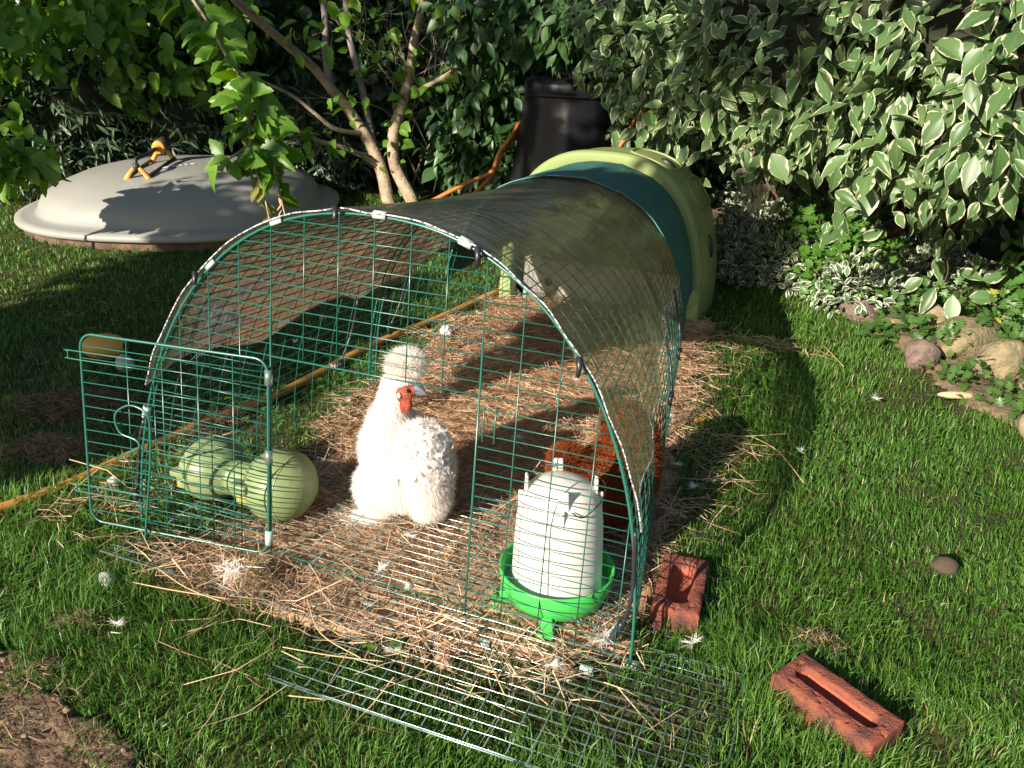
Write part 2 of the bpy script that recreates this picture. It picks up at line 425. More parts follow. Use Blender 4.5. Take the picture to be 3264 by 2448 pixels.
def ground():
    xs = np.concatenate([[-60, -30, -12, -7], np.linspace(-5, 4, 181), [7, 12, 30, 60]])
    ys = np.concatenate([[-60, -30, -12, -5], np.linspace(-2, 6, 161), [9, 14, 30, 60]])
    X, Y = np.meshgrid(xs, ys, indexing='ij')
    Z = gz(X, Y)
    G = np.stack([X, Y, Z], -1)
    mb = MB(); mb.grid(G)
    m = bpy.data.materials.new("lawn_earth"); m.use_nodes = True
    nt = m.node_tree; L = nt.links.new; b = nt.nodes["Principled BSDF"]; b.inputs["Roughness"].default_value = 0.95; b.inputs["Specular IOR Level"].default_value = 0.1
    tc = nt.nodes.new("ShaderNodeTexCoord"); n = nt.nodes.new("ShaderNodeTexNoise"); n.inputs["Scale"].default_value = 9; n.inputs["Detail"].default_value = 8
    L(tc.outputs["Object"], n.inputs["Vector"]); r = nt.nodes.new("ShaderNodeValToRGB"); L(n.outputs[0], r.inputs[0])
    r.color_ramp.elements[0].position = 0.3; r.color_ramp.elements[0].color = (0.035, 0.045, 0.015, 1)
    r.color_ramp.elements[1].position = 0.72; r.color_ramp.elements[1].color = (0.085, 0.075, 0.035, 1)
    L(r.outputs[0], b.inputs["Base Color"])
    n2 = nt.nodes.new("ShaderNodeTexNoise"); n2.inputs["Scale"].default_value = 80; n2.inputs["Detail"].default_value = 6; L(tc.outputs["Object"], n2.inputs["Vector"])
    bp = nt.nodes.new("ShaderNodeBump"); bp.inputs["Strength"].default_value = 0.8; bp.inputs["Distance"].default_value = 0.01; L(n2.outputs[0], bp.inputs["Height"]); L(bp.outputs[0], b.inputs["Normal"])
    o = mb.build("ground", m, smooth=True)
    tag(o, "green garden lawn ground under the chicken run", "lawn", kind="structure")


ground()


def patch(name, poly, base, amp, scale, mat_, step=0.015, label=None, cat=None, edge=0.05):
    P = np.array(poly)
    xs = np.arange(max(P[:, 0].min(), -3), min(P[:, 0].max(), 4) + step, step); ys = np.arange(max(P[:, 1].min(), -1.4), min(P[:, 1].max(), 5) + step, step)
    X, Y = np.meshgrid(xs, ys, indexing='ij')
    jx = (vnoise(X * 14, Y * 14, 5) - .5) * edge * 2 + (vnoise(X * 45, Y * 45, 15) - .5) * edge * .8; jy = (vnoise(X * 14, Y * 14, 6) - .5) * edge * 2 + (vnoise(X * 45, Y * 45, 16) - .5) * edge * .8
    ins = inpoly(X + jx, Y + jy, poly)
    Z = gz(X, Y) + base + amp * (vnoise(X * scale, Y * scale, 9) * 0.6 + vnoise(X * scale * 3.1, Y * scale * 3.1, 10) * 0.4)
    mm = len(ys)
    i, j = np.meshgrid(np.arange(len(xs) - 1), np.arange(mm - 1), indexing='ij')
    ok = ins[:-1, :-1] & ins[1:, :-1] & ins[:-1, 1:] & ins[1:, 1:]
    q = np.stack([i * mm + j, (i + 1) * mm + j, (i + 1) * mm + j + 1, i * mm + j + 1], -1)[ok]
    q0 = ok.copy(); cnt = np.zeros(ins.shape, int)
    for a_, b_ in ((slice(0, -1), slice(0, -1)), (slice(1, None), slice(0, -1)), (slice(0, -1), slice(1, None)), (slice(1, None), slice(1, None))): cnt[a_, b_] += q0
    Z = np.where(cnt < 4, gz(X, Y) - .012, Z)
    used = np.unique(q); remap = np.full(len(xs) * mm, -1); remap[used] = np.arange(len(used))
    V = np.stack([X, Y, Z], -1).reshape(-1, 3)[used]
    return mesh_np(name, V, [remap[q]], mat_, smooth=True)


tag(patch("soil_patch", SOIL_POLY, 0.004, 0.012, 26, SOILM, step=.008), "bare brown soil patch at the near left of the lawn", "soil", kind="structure")
tag(patch("border_soil", BORDER_POLY, 0.008, 0.03, 12, mat("border_earth", (0.10, 0.07, 0.045), rough=0.95, col2=(0.21, 0.155, 0.09), nscale=18, bump=0.9, bscale=60, detail=8), step=0.02), "earth of the planted border beside the lawn", "soil", kind="structure")


# ------------------------------------------------------------------ strands, leaves
def ribbons(P0, D1, D2, width, rnd, side=None):
    """3-station ribbon: base P0, mid P0+D1, tip P0+D1+D2; returns V, quads, tris, attr"""
    n = len(P0)
    if side is None:
        side = np.cross(D1 + D2, RNG.normal(size=(n, 3)))
    side = side / (np.linalg.norm(side, axis=1)[:, None] + 1e-9) * np.asarray(width)[:, None] * 0.5
    Pm = P0 + D1; Pt = Pm + D2
    V = np.stack([P0 - side, P0 + side, Pm - side * 0.85, Pm + side * 0.85, Pt], 1).reshape(-1, 3)
    b = (np.arange(n) * 5)[:, None]
    q = b + np.array([[0, 1, 3, 2]]); t = b + np.array([[2, 3, 4]])
    return V, q, t, np.repeat(np.asarray(rnd)[:, None], 5, 0)


def leaf_template(widths, length=1.0, fold=0.25, droop=0.25, stalk=0.12):
    """leaf along +y, width +-x, normal +z; returns V, quads, uv"""
    k = len(widths); V = []; UV = []
    for i, wd in enumerate(widths):
        t = i / (k - 1); y = t * length; z = -droop * t * t * length
        for u in (-1, -0.5, 0, 0.5, 1):
            V.append((u * wd, y, z + fold * abs(u) * wd)); UV.append((u * 0.5 + 0.5, t))
    q = []
    for i in range(k - 1):
        for j in range(4): q.append((i * 5 + j, i * 5 + j + 1, (i + 1) * 5 + j + 1, (i + 1) * 5 + j))
    return np.array(V, float), np.array(q), np.array(UV)


T_OVATE = leaf_template([0.01, 0.14, 0.235, 0.26, 0.235, 0.165, 0.08, 0.0], fold=0.28, droop=0.22)
T_LOBED = leaf_template([0.02, 0.20, 0.31, 0.30, 0.37, 0.27, 0.26, 0.16, 0.13, 0.0], fold=0.2, droop=0.25)
T_NARROW = leaf_template([0.02, 0.07, 0.09, 0.07, 0.0], fold=0.3, droop=0.25)
T_ROUND = leaf_template([0.03, 0.30, 0.42, 0.36, 0.0], fold=0.2, droop=0.15)
T_SMALL = leaf_template([0.02, 0.22, 0.26, 0.0], fold=0.3, droop=0.15)
T_NETTLE = leaf_template([0.02, 0.30, 0.26, 0.33, 0.22, 0.26, 0.14, 0.16, 0.05, 0.0], fold=0.15, droop=0.3)
T_CUT = leaf_template([0.02, 0.12, 0.42, 0.20, 0.50, 0.18, 0.36, 0.10, 0.0], fold=0.15, droop=0.15)


def leaves(T, P, D, N, S, rnd=None):
    """place templates: base P, axis D, normal N, size S"""
    TV, TQ, UV = T
    n = len(P)
    D = D / (np.linalg.norm(D, axis=1)[:, None] + 1e-9)
    X = np.cross(D, N); X /= np.linalg.norm(X, axis=1)[:, None] + 1e-9
    Z = np.cross(X, D)
    S = np.asarray(S)
    wob = RNG.uniform(0.75, 1.2, n); dr = RNG.uniform(0.2, 2.0, n)
    x = TV[None, :, 0] * wob[:, None]; z = TV[None, :, 2] * dr[:, None]
    V = P[:, None, :] + S[:, None, None] * (x[..., None] * X[:, None, :] + TV[None, :, 1, None] * D[:, None, :] + z[..., None] * Z[:, None, :])
    k = len(TV)
    F = (np.arange(n) * k)[:, None, None] + TQ[None]
    if rnd is None: rnd = RNG.random(n)
    A = np.zeros((n, k, 3)); A[:, :, 0] = rnd[:, None]; A[:, :, 1] = UV[None, :, 0]; A[:, :, 2] = UV[None, :, 1]
    return V.reshape(-1, 3), F.reshape(-1, TQ.shape[1]), A.reshape(-1, 3)


def blob_leaves(blobs, density, T, size, droop=0.6, up=0.6, facing=(-0.1, -1, 0.35), back=0.35, inner=0.30, sizevar=0.25, lump=0.25, zmin=0.02, wild=0.45):
    """leaves through the outer part of ellipsoidal clumps, denser on the sides that can be seen"""
    Vs, Fs, As, n0 = [], [], [], 0
    fc = np.array(facing, float); fc /= np.linalg.norm(fc)
    for bi, (cx, cy, cz, r) in enumerate(blobs):
        n = int(density * 4 * PI * r * r)
        d = RNG.normal(size=(n, 3)); d /= np.linalg.norm(d, axis=1)[:, None]
        keep = (d @ fc > -0.25) | (RNG.random(n) < back)
        d = d[keep]; n = len(d)
        lum = 1 + lump * (vnoise(d[:, 0] * 2.5 + bi * 7, d[:, 2] * 2.5 + d[:, 1] * 2, 21) - 0.5) * 2
        rad = r * lum * (1 - inner * RNG.random(n) ** 1.5)
        p = np.array([cx, cy, cz]) + d * rad[:, None]
        ok = p[:, 2] > zmin; p = p[ok]; d = d[ok]; n = len(p)
        ax = d * 0.6 + np.array([0, 0, -droop]) + RNG.normal(size=(n, 3)) * wild
        nm = d * 0.55 + np.array([0, 0, up]) + fc * 0.3 + RNG.normal(size=(n, 3)) * 0.3
        s = size * (1 + sizevar * RNG.normal(size=n)).clip(0.45, 1.6)
        V, F, A = leaves(T, p, ax, nm, s, (RNG.random(n) * 0.6 + 0.4 * RNG.random()))
        Vs.append(V); Fs.append(F + n0); As.append(A); n0 += len(V)
    return np.concatenate(Vs), np.concatenate(Fs), np.concatenate(As)


def path_leaves(path, step, T, size, spread=0.05, droop=0.5, ends=True):
    P = np.array(path, float)
    seg = np.linalg.norm(np.diff(P, axis=0), axis=1); L = np.concatenate([[0], np.cumsum(seg)])
    s = np.arange(0, L[-1], step)
    pts = np.stack([np.interp(s, L, P[:, k]) for k in range(3)], 1)
    n = len(pts)
    d = RNG.normal(size=(n, 3)); d[:, 2] = d[:, 2] * 0.5 - droop; d[:, 1] -= 0.2
    d /= np.linalg.norm(d, axis=1)[:, None]
    nm = np.array([-0.15, -0.75, 0.6]) + RNG.normal(size=(n, 3)) * 0.35
    sz = size * RNG.uniform(0.6, 1.25, n)
    return leaves(T, pts + d * RNG.uniform(0.2, 1.0, n)[:, None] * spread, d, nm, sz)


def merge(*parts):
    Vs, Fs, As, n0 = [], [], [], 0
    for V, F, A in parts:
        Vs.append(V); Fs.append(F + n0); As.append(A); n0 += len(V)
    return np.concatenate(Vs), np.concatenate(Fs), np.concatenate(As)


def leaf_obj(name, data, m, parent=None):
    V, F, A = data
    return mesh_np(name, V, [F], m, parent, attrs=A, smooth=True)


def smooth_path(P, n=6):
    P = np.array(P, float); t = np.arange(len(P)); tt = np.linspace(0, len(P) - 1, (len(P) - 1) * n + 1)
    out = []
    for x in tt:
        i = int(min(x, len(P) - 2)); f = x - i
        p0 = P[max(i - 1, 0)]; p1 = P[i]; p2 = P[i + 1]; p3 = P[min(i + 2, len(P) - 1)]
        out.append(0.5 * ((2 * p1) + (-p0 + p2) * f + (2 * p0 - 5 * p1 + 4 * p2 - p3) * f * f + (-p0 + 3 * p1 - 3 * p2 + p3) * f ** 3))
    return np.array(out)


# ------------------------------------------------------------------ the chicken run
LEAN = math.radians(8.0); TL = math.tan(LEAN); RUN_L = 1.90


def se(theta, a, h, n, c):
    ct, st = np.cos(theta), np.sin(theta)
    return c - a * np.sign(ct) * np.abs(ct) ** (2 / n), h * np.abs(st) ** (2 / n)


_TH = np.linspace(0, PI, 400)


def arch(v, t, off=0.0):
    """point(s) of the tunnel at station v (0 front .. 1 hen house), t 0..1 from left foot to right foot, off outward"""
    v = float(v)
    a = 0.566 + (0.360 - 0.566) * v; c = 0.035 + (-0.042 - 0.035) * v
    h = 0.757 + (0.578 - 0.757) * v - 0.03 * math.sin(PI * v); n = 2.25 + 0.35 * v
    x, z = se(_TH, a + off, h + off, n, c)
    L = np.concatenate([[0], np.cumsum(np.hypot(np.diff(x), np.diff(z)))]); L /= L[-1]
    t = np.asarray(t, float)
    X = np.interp(t, L, x); Z = np.interp(t, L, z)
    Y = v * RUN_L + (1 - v) * Z * TL
    return np.stack([X, Y, Z], -1)


def panel(x, s, off=0.0):
    """point on the leaning front panel: x across, s up along it, off towards the viewer"""
    return np.array([x, s * math.sin(LEAN) - off * math.cos(LEAN), s * math.cos(LEAN) + off * math.sin(LEAN)])


run = thing("chicken_run", "arched green wire mesh chicken run on the lawn with its front door folded open", "chicken run", (0, 0, 0))
WR = 0.00125
tt = np.linspace(0, 1, 61)
# tunnel wires
mb = MB()
NV = 26
for i in range(NV):
    v = i / (NV - 1)
    mb.tube(arch(v, tt), WR, 4, cap=False)
NLW = 78
for k in range(NLW + 1):
    t = k / NLW
    mb.tube(np.array([arch(v, t) for v in np.linspace(0, 1, 9)]), WR, 4, cap=False)
mb.build("tunnel_mesh", WIRE, run)
for v in (0.0, 0.008, 0.47, 0.49, 1.0):
    mb = MB(); mb.tube(arch(v, tt, 0.001), 0.0028, 6); mb.build("hoop", WIRE, run)
# front panel
fp = MB()
HB, A75 = 0.0245, 0.075
x_jamb, x_hinge, s_lo, s_hi = 0.271, -0.181, 0.040, 0.468


def panel_half(s):
    """left and right x of the arch at height s on the panel"""
    P = arch(0, np.linspace(0, 1, 401))
    z = s * math.cos(LEAN); k = P[:, 2].argmax()
    return np.interp(z, P[:k + 1, 2], P[:k + 1, 0]), np.interp(z, P[k:, 2][::-1], P[k:, 0][::-1])


for k in range(31):
    s = 0.0 + k * HB + 0.003
    if s > 0.757: break
    l, r = panel_half(s)
    if s_lo + .004 < s < s_hi - .004:
        fp.tube([panel(l, s), panel(x_hinge, s)], WR, 4); fp.tube([panel(x_jamb, s), panel(r, s)], WR, 4)
    else:
        fp.tube([panel(l, s), panel(r, s)], WR, 4)
for i in range(-1, 16):
    x = (i - 6.4) * A75
    Pz = arch(0, np.linspace(0, 1, 401))
    zt = np.interp(x, Pz[:, 0], Pz[:, 2]) / math.cos(LEAN)
    if x < Pz[0, 0] + .01 or x > Pz[-1, 0] - .01: continue
    if x_hinge + .01 < x < x_jamb - .01:
        fp.tube([panel(x, 0, .002), panel(x, s_lo, .002)], WR, 4); fp.tube([panel(x, s_hi, .002), panel(x, zt, .002)], WR, 4)
    else:
        fp.tube([panel(x, 0, .002), panel(x, zt, .002)], WR, 4)
front = fp.build("front_panel", WIRE, run)
mb = MB()
for s in (s_lo, s_hi): mb.tube([panel(x_hinge, s, .001), panel(x_jamb, s, .001)], 0.0018, 6)
for x in (x_hinge, x_jamb): mb.tube([panel(x, 0, .002), panel(x, s_hi + .1, .002)], 0.0020, 6)
mb.tube([panel(panel_half(0.002)[0], 0.002), panel(panel_half(0.002)[1], 0.002)], 0.0026, 6)
for dx in (0.012, 0.035):
    mb.tube([panel(x_jamb + dx, s_hi - .015, .004), panel(x_jamb + dx, s_hi - .085, .004)], 0.0014, 5)
mb.build("door_frame", WIRE, front)


def clip(P, axis, m, parent, r=0.0085, ln=0.026):
    """C-shaped spring clip round a wire at P along axis"""
    axis = np.array(axis, float); axis /= np.linalg.norm(axis)
    up = np.array([0, 0, 1.0]) if abs(axis[2]) < .9 else np.array([0, -1.0, 0])
    a = np.cross(axis, up); a /= np.linalg.norm(a); b = np.cross(a, axis)
    th = np.linspace(-2.3, 2.3, 15)
    ring = [np.array(P) + r * (np.cos(t) * b + np.sin(t) * a) for t in th] + [np.array(P) + (r - .002) * (np.cos(t) * b + np.sin(t) * a) for t in th[::-1]]
    G = np.array([[q - axis * ln / 2 for q in ring], [q + axis * ln / 2 for q in ring]])
    mb = MB(); mb.grid(G, closed_v=True, cap0=True, cap1=True)
    return mb.build("clip", m, parent, smooth=False)


def arch_t_at(x, left_side=None):
    P = arch(0, np.linspace(0, 1, 801)); return np.interp(x, P[:, 0], np.linspace(0, 1, 801))


for x in (-0.32, -0.165, 0.055, 0.225):
    t = arch_t_at(x); p = arch(0, t, 0.003); q = arch(0, t + .01, .003) - arch(0, t - .01, .003)
    clip(p, q, CLIPM, front)
pl = arch(0, 0.135, .003); clip(pl, arch(0, .15) - arch(0, .12), CLIPM, front)
for p in ((0.079, -0.035, 0.008), (0.332, -0.043, 0.008), (0.533, -0.036, 0.008), (0.603, 0.008, 0.008)):
    clip(p, (1, -0.02, 0), CLIPM, front)
# door, swung open to the left almost flat against the panel
door_w, door_s0, door_s1 = 0.43, 0.038, 0.462


def dp(u, s, o=0.0):
    """door point: u 0 hinge .. 1 free edge"""
    x = x_hinge - u * (door_w - .005); off = 0.010 + 0.060 * u + o
    return panel(x, s, off)


rad = 0.03
outl = []
for (u, s, a0) in ((1, door_s0, PI), (1, door_s1, PI / 2)):
    pass
def corner(uc, sc, a0, a1):
    return [dp(uc + rad / door_w * math.cos(a), sc + rad * math.sin(a)) for a in np.linspace(a0, a1, 7)]
ru = rad / door_w
outl = corner(1 - ru, door_s1 - rad, 0, PI / 2) + corner(ru, door_s1 - rad, PI / 2, PI) + corner(ru, door_s0 + rad, PI, 1.5 * PI) + corner(1 - ru, door_s0 + rad, 1.5 * PI, 2 * PI)
mb = MB(); mb.tube(np.array(outl), 0.0029, 6, closed=True)
door = mb.build("door", WIRE, run)
mb = MB()
nh = 16
for k in range(1, nh):
    s = door_s0 + (door_s1 - door_s0) * k / nh
    mb.tube([dp(0, s), dp(1, s)], WR, 4)
for u in (0.185, 0.37, 0.56, 0.75, 0.88)[:4]:
    mb.tube([dp(u, door_s0, -.002), dp(u, door_s1, -.002)], WR * 1.15, 4)
mb.build("door_mesh", WIRE, door)
for sc in (door_s1 - .048, door_s0 + .075):
    mb = MB()
    mb.tube(smooth_path([dp(.62, sc + .009, .004), dp(1.05, sc + .009, .004), dp(1.062, sc + .007, .004), dp(1.065, sc, .004), dp(1.062, sc - .007, .004), dp(1.05, sc - .009, .004), dp(.62, sc - .009, .004)], 3), 0.0015, 5)
    mb.build("latch", WIRE, door)
mb = MB()
mb.tube(smooth_path([dp(.70, .225, .01), dp(.78, .22, .012), dp(.745, .205, .014), dp(.80, .175, .012)][::1], 4)[:1].tolist() + smooth_path([dp(.80, .205, .012), dp(.68, .232, .012), dp(.69, .25, .012), dp(.78, .262, .012), dp(.80, .30, .012), dp(.72, .325, .012), dp(.63, .315, .012), dp(.61, .28, .012), dp(.62, .19, .012), dp(.645, .10, .012), dp(.665, .02, .012)], 5).tolist(), 0.0024, 6)
mb.build("door_hook", WIRE, door)
for s in (.425, .255, .075):
    clip(dp(0.004, s, -.004), panel(0, 1) - panel(0, 0), CLIPM if s < .1 else WIRE_S, door, r=0.008, ln=0.032)
# skirt lying on the ground: front flap and the floor grid just inside the door
mb = MB()
for i_, y in enumerate(np.arange(-0.29, 0.01, 0.0245)):
    xl = -.52 if y > -.13 else .02
    mb.tube([(xl, y, .022 + .005 * math.sin(y * 40)), (0.15, y - .004, .027), (.45, y + .002 * math.sin(i_ * 2.), .025 + .003 * math.sin(i_ * 1.3)), (0.79, y + .002, .021)], .0014, 4)
for x in np.arange(-0.50, 0.80, 0.0375):
    mb.tube([(x, -0.29 if x > .03 else -.125, .024), (x - .003, 0.0, .026)], .0012, 4)
for x in np.arange(.62, .80, .0375): mb.tube([(x, 0.0, .030), (x, .05, .028)], .0013, 4)
mb.tube([(-.52, -.128, .030), (.02, -.13, .025), (.03, -.295, .024), (.80, -.29, .022), (.805, -.1, .022), (.80, .05, .022), (.61, .052, .022)], .0020, 6)
mb.build("ground_skirt", WIRE_S, run)
mb = MB()
for y in np.arange(0.02, 0.40, 0.0245): mb.tube([(-.47 + y * .1, y, .046), (0.1, y, .044), (.55 - y * .1, y, .042)], .0015, 4)
for x in np.arange(-0.45, 0.56, 0.075): mb.tube([(x, 0.0, .044), (x * .97, .40, .045)], .0013, 4)
mb.build("floor_grid", WIRE_S, run)
mb = MB()
for y in np.arange(0.03, 0.065, 0.0245): mb.tube([(.61, y, .014), (.79, y, .014)], WR, 4)
for sgn in (-1, 1):
    for k in range(6):
        pass
for k in range(7):
    P = np.array([arch(v, 1.0) + np.array([.012 + k * .0245, 0, .010]) for v in np.linspace(0.02, 1, 6)]); mb.tube(P, WR, 4)
for v in np.linspace(0.02, 1, 26):
    a = arch(v, 1.0); mb.tube([a + np.array([.0, 0, .010]), a + np.array([.165, 0, .010])], WR, 4)
mb.build("side_skirt", WIRE_S, run)
mb = MB()
for (x0, z0) in ((-.545, .30),):
    mb.tube(smooth_path([arch(0, .125, .006), arch(0, .10, .012), arch(0, .07, .01), arch(0, .045, .012)], 4), .0042, 6)
    mb.tube([arch(0, .045, .012) + np.array([0, -.008, 0]), arch(0, .040, .016) + np.array([.012, -.014, -.008])], .006, 6)
mb.build("bungee_cord", BLACK, run)

# ------------------------------------------------------------------ clear rain cover
cover = thing("rain_cover", "clear scuffed plastic rain cover stretched over the front of the mesh run", "rain cover", (0, 0, 0))
V1 = 0.735
nv, nt_ = 46, 90


def film_edges(v):
    lo = 0.165 + 0.055 * v + 0.012 * math.sin(v * 22) + 0.018 * math.exp(-((v - .42) / .05) ** 2) * -1
    hi = 1 - (0.150 + 0.10 * v + 0.012 * math.sin(v * 15 + 1))
    if v < 0.12: hi = 1 - (0.150 - 0.02 * (1 - v / 0.12))
    return lo, hi


G = []
for i in range(nv):
    v = V1 * i / (nv - 1); lo, hi = film_edges(v)
    t = np.linspace(lo, hi, nt_)
    P = arch(v, t, 0.0065)
    C0 = np.array([0.0, 0, 0.25])
    out = P - np.array([0.035, 0, 0.2]); out[:, 1] = 0; out /= np.linalg.norm(out, axis=1)[:, None]
    wr = (vnoise(t * 40 + v * 10, np.full(nt_, v * 12), 31) - .5) * .006 + np.sin(t * 70 + v * 9) * .0012 * (t > .7)
    ef = np.clip((t - (hi - .12)) / .12, 0, 1); el = np.clip(((lo + .08) - t) / .08, 0, 1)
    wr = wr + ef * (.010 * np.sin(v * 46 + t * 10) + .006) + el * (.010 * np.sin(v * 30) + .004)
    G.append(P + out * np.maximum(wr + .002, -.001)[:, None] + np.array([0, 0.004 if i else -0.008, 0]))
mb = MB(); mb.grid(np.array(G)); film = mb.build("film", FILM, cover, smooth=True)
mb = MB(); lo, hi = film_edges(0)
mb.tube(np.array(G)[0] + np.array([0, -.002, .001]), 0.0016, 6)
ROPE = mat("flecked_cord", (0.50, 0.47, 0.48), rough=0.7, col2=(0.12, 0.11, 0.12), nscale=160, detail=1, ramp=(.48, .56))
mb.build("edge_cord", ROPE, cover)
HEM = mat("hem_plastic", (0.50, 0.47, 0.42), rough=0.4)
for side in (0, -1):
    mb = MB(); mb.tube(np.array(G)[:, side], 0.0014, 5); mb.build("hem", HEM, cover)
# hooks and ties of the cover
for v, side in ((.42, 0), (.56, 0), (.64, 1), (.44, 1)):
    lo, hi = film_edges(v); t = lo if side == 0 else hi; sg = -1 if side == 0 else 1
    mb = MB()
    p0 = arch(v, t, .012); p1 = arch(v, t + sg * .06, .012); p2 = arch(v - .02, t + sg * .10, .014)
    mb.tube(smooth_path([p0, p1, p2], 4), .0035, 6)
    a = np.linspace(0, 1.6 * PI, 10)
    mb.tube(np.array([p2 + np.array([0, .016 * math.cos(q), .016 * math.sin(q) - .012]) for q in a]), .0045, 6)
    mb.build("bungee_hook", BLACK, cover)
mb = MB()
lo, hi = film_edges(0); pe = arch(0, hi, .010) + np.array([0, -.012, 0])
mb.tube(smooth_path([pe, pe + np.array([.004, -.004, -.06]), pe + np.array([.006, -.004, -.13]), pe + np.array([-.006, -.006, -.2])], 5), .0042, 6)
mb.tube(smooth_path([pe + np.array([-.006, -.006, -.19]), pe + np.array([-.02, -.012, -.225]), pe + np.array([-.032, -.012, -.25])], 4), [.008, .0085, .0085, .008, .008, .007, .006, .005, .004], 6)
mb.build("corner_tie", BLACK, cover)
for tkn in (0.30, .47, .605, .725):
    mb = MB(); p = arch(0, tkn, .004) + np.array([0, -.012, 0])
    mb.tube([p + np.array([0, -.004, .012]), p + np.array([.004, -.012, -.006]), p + np.array([.002, -.012, -.022 if tkn > .6 else -.012])], [.006, .005, .0035], 6)
    mb.build("tie", BLACK, cover)
# printed brand word, reading from outside, low on the left side
strokes = {
    'o': [[(.5 + .45 * math.cos(a), .5 + .5 * math.sin(a)) for a in np.linspace(0, 2 * PI, 13)]],
    'm': [[(0, 0), (.1, .95), (.3, 1), (.42, .8), (.42, 0)], [(.42, .8), (.6, 1), (.78, .85), (.85, 0)]],
    'l': [[(.2, 0), (.3, .8), (.5, 1.7), (.7, 1.8)]],
    'e': [[(.1, .5), (.8, .55), (.75, .9), (.45, 1), (.1, .7), (.15, .2), (.5, 0), (.85, .2)]],
    't': [[(.45, 1.7), (.3, .4), (.5, 0), (.8, .1)], [(.0, 1.1), (.9, 1.2)]],
}
mb = MB(); ux = 0.0
for ch in "omlet":
    for st in strokes[ch]:
        pts = []
        for (a, b) in st:
            t = 0.195 + (b * 0.020 + (ux + a) * 0.004)
            v = 0.065 + (4.6 - (ux + a)) * 0.0145
            pts.append(arch(v, t, 0.0030))
        pts = np.array(pts)
        mb.tube(pts, 0.0034, 4)
    ux += 1.05
mb.tube(smooth_path([arch(.065, .215, .0030), arch(.13, .262, .0030), arch(.175, .282, .0030), arch(.185, .265, .0030), arch(.15, .225, .0030)], 5), .0026, 4)
mb.build("printed_logo", LETTER, cover)
mb = MB()
for k in range(5):
    mb.tube([arch(.05 + .012 * k, .175 + .002 * k, .0030), arch(.10 + .012 * k, .205 + .002 * k, .0030)], .0012, 4)
mb.build("printed_lines", LETTER, cover)

# ------------------------------------------------------------------ green fabric shade between film and hen house
shade = thing("shade_cover", "dark green fabric shade draped over the run beside the hen house", "shade cover", (0, 0, 0))
G = []
for i in range(30):
    f = i / 29; v = 0.715 + (1.0 - 0.715) * f
    lo = 0.14 + 0.02 * f; hi = 1 - (0.135 - 0.02 * f) + .02 * f
    t = np.linspace(lo, hi, 90)
    P = arch(v, t, 0.014)
    out = P - np.array([-.02, 0, 0.15]); out[:, 1] = 0; out /= np.linalg.norm(out, axis=1)[:, None]
    fold = .004 * np.sin((t * 9 + f * 2.1) * PI) * np.exp(-((t - .56) / .12) ** 2) + .005 * np.maximum(0, np.sin(t * 85 - f * 7)) ** 3 * np.exp(-((t - .57) / .09) ** 2) * (1 - .3 * f) + (vnoise(t * 12, np.full(90, f * 4), 5) - .5) * .005
    G.append(P + out * fold[:, None])
mb = MB(); mb.grid(np.array(G)); ob = mb.build("fabric", FABRIC, shade, smooth=True)
md = ob.modifiers.new("solidify", 'SOLIDIFY'); md.thickness = 0.002; md.offset = 1
mb = MB(); mb.tube(np.array(G)[0] + np.array([0, -.001, .002]), .0024, 5); mb.build("hem", mat("fabric_hem", (0.06, 0.20, 0.16), rough=0.6), shade)

# ------------------------------------------------------------------ hen house
house = thing("hen_house", "domed pale green plastic hen house at the far end of the run", "hen house", (0, 1.95, 0))
HC = (-0.045)


def hh(theta, a, h, n=2.7, y=0.0):
    x, z = se(theta, a, h, n, HC); return np.stack([x, np.full_like(x, y), z], -1)


thh = np.linspace(0, PI, 64)
G = []
for y, a, h in ((0.0, .375, .592), (0.03, .395, .606), (.12, .408, .612), (.25, .412, .608), (.38, .40, .592), (.50, .37, .555), (.60, .32, .50), (.68, .25, .42), (.73, .15, .30), (.745, .04, .12)):
    G.append(hh(thh, a, h, 2.6, y))
mb = MB(); mb.grid(np.array(G)); shell = mb.build("shell", EGLU, house, smooth=True)
G = [hh(thh, .392, .624, 2.7, -.052), hh(thh, .405, .631, 2.7, -.045), hh(thh, .407, .631, 2.7, .0), hh(thh, .397, .618, 2.7, .022), hh(thh, .362, .58, 2.7, .015), hh(thh, .359, .582, 2.7, -.048), hh(thh, .367, .593, 2.7, -.054), hh(thh, .392, .624, 2.7, -.052)]
mb = MB(); mb.grid(np.array(G)); mb.build("rim", EGLU, house, smooth=True)
G = []
for t0, t1 in ((.60, .73), (.745, .80)):
    pass
mb = MB()
for ya, tb in (((.10, .30), (.52, .66)), ((.12, .40), (.70, .80))):
    ring = []
    for a in np.linspace(0, 2 * PI, 29)[:-1]:
        ca, sa = math.cos(a), math.sin(a); ca = math.copysign(abs(ca) ** .6, ca); sa = math.copysign(abs(sa) ** .6, sa)
        yy = (ya[0] + ya[1]) / 2 + ca * (ya[1] - ya[0]) / 2; th = PI * ((tb[0] + tb[1]) / 2 + sa * (tb[1] - tb[0]) / 2)
        k = np.interp(yy, [0, .12, .25, .38, .5], [.375, .408, .412, .40, .37]); hz = np.interp(yy, [0, .12, .25, .38, .5], [.592, .612, .608, .592, .555])
        ring.append(hh(np.array([th]), k + .002, hz + .002, 2.6, yy)[0])
    mb.tube(np.array(ring), .005, 6, closed=True)
mb.build("raised_outline", EGLU, shell, smooth=True)
for tb in (.60, .86):
    mb = MB(); ring = [hh(np.array([PI * tt_]), .4115, .612, 2.6, .17)[0] for tt_ in np.linspace(tb, tb + .05, 6)]
    mb.tube(np.array(ring), [.003, .010, .012, .012, .010, .003], 8); mb.build("vent_slot", BLACK, shell)  # black bead stands in for the dark inside an open slot
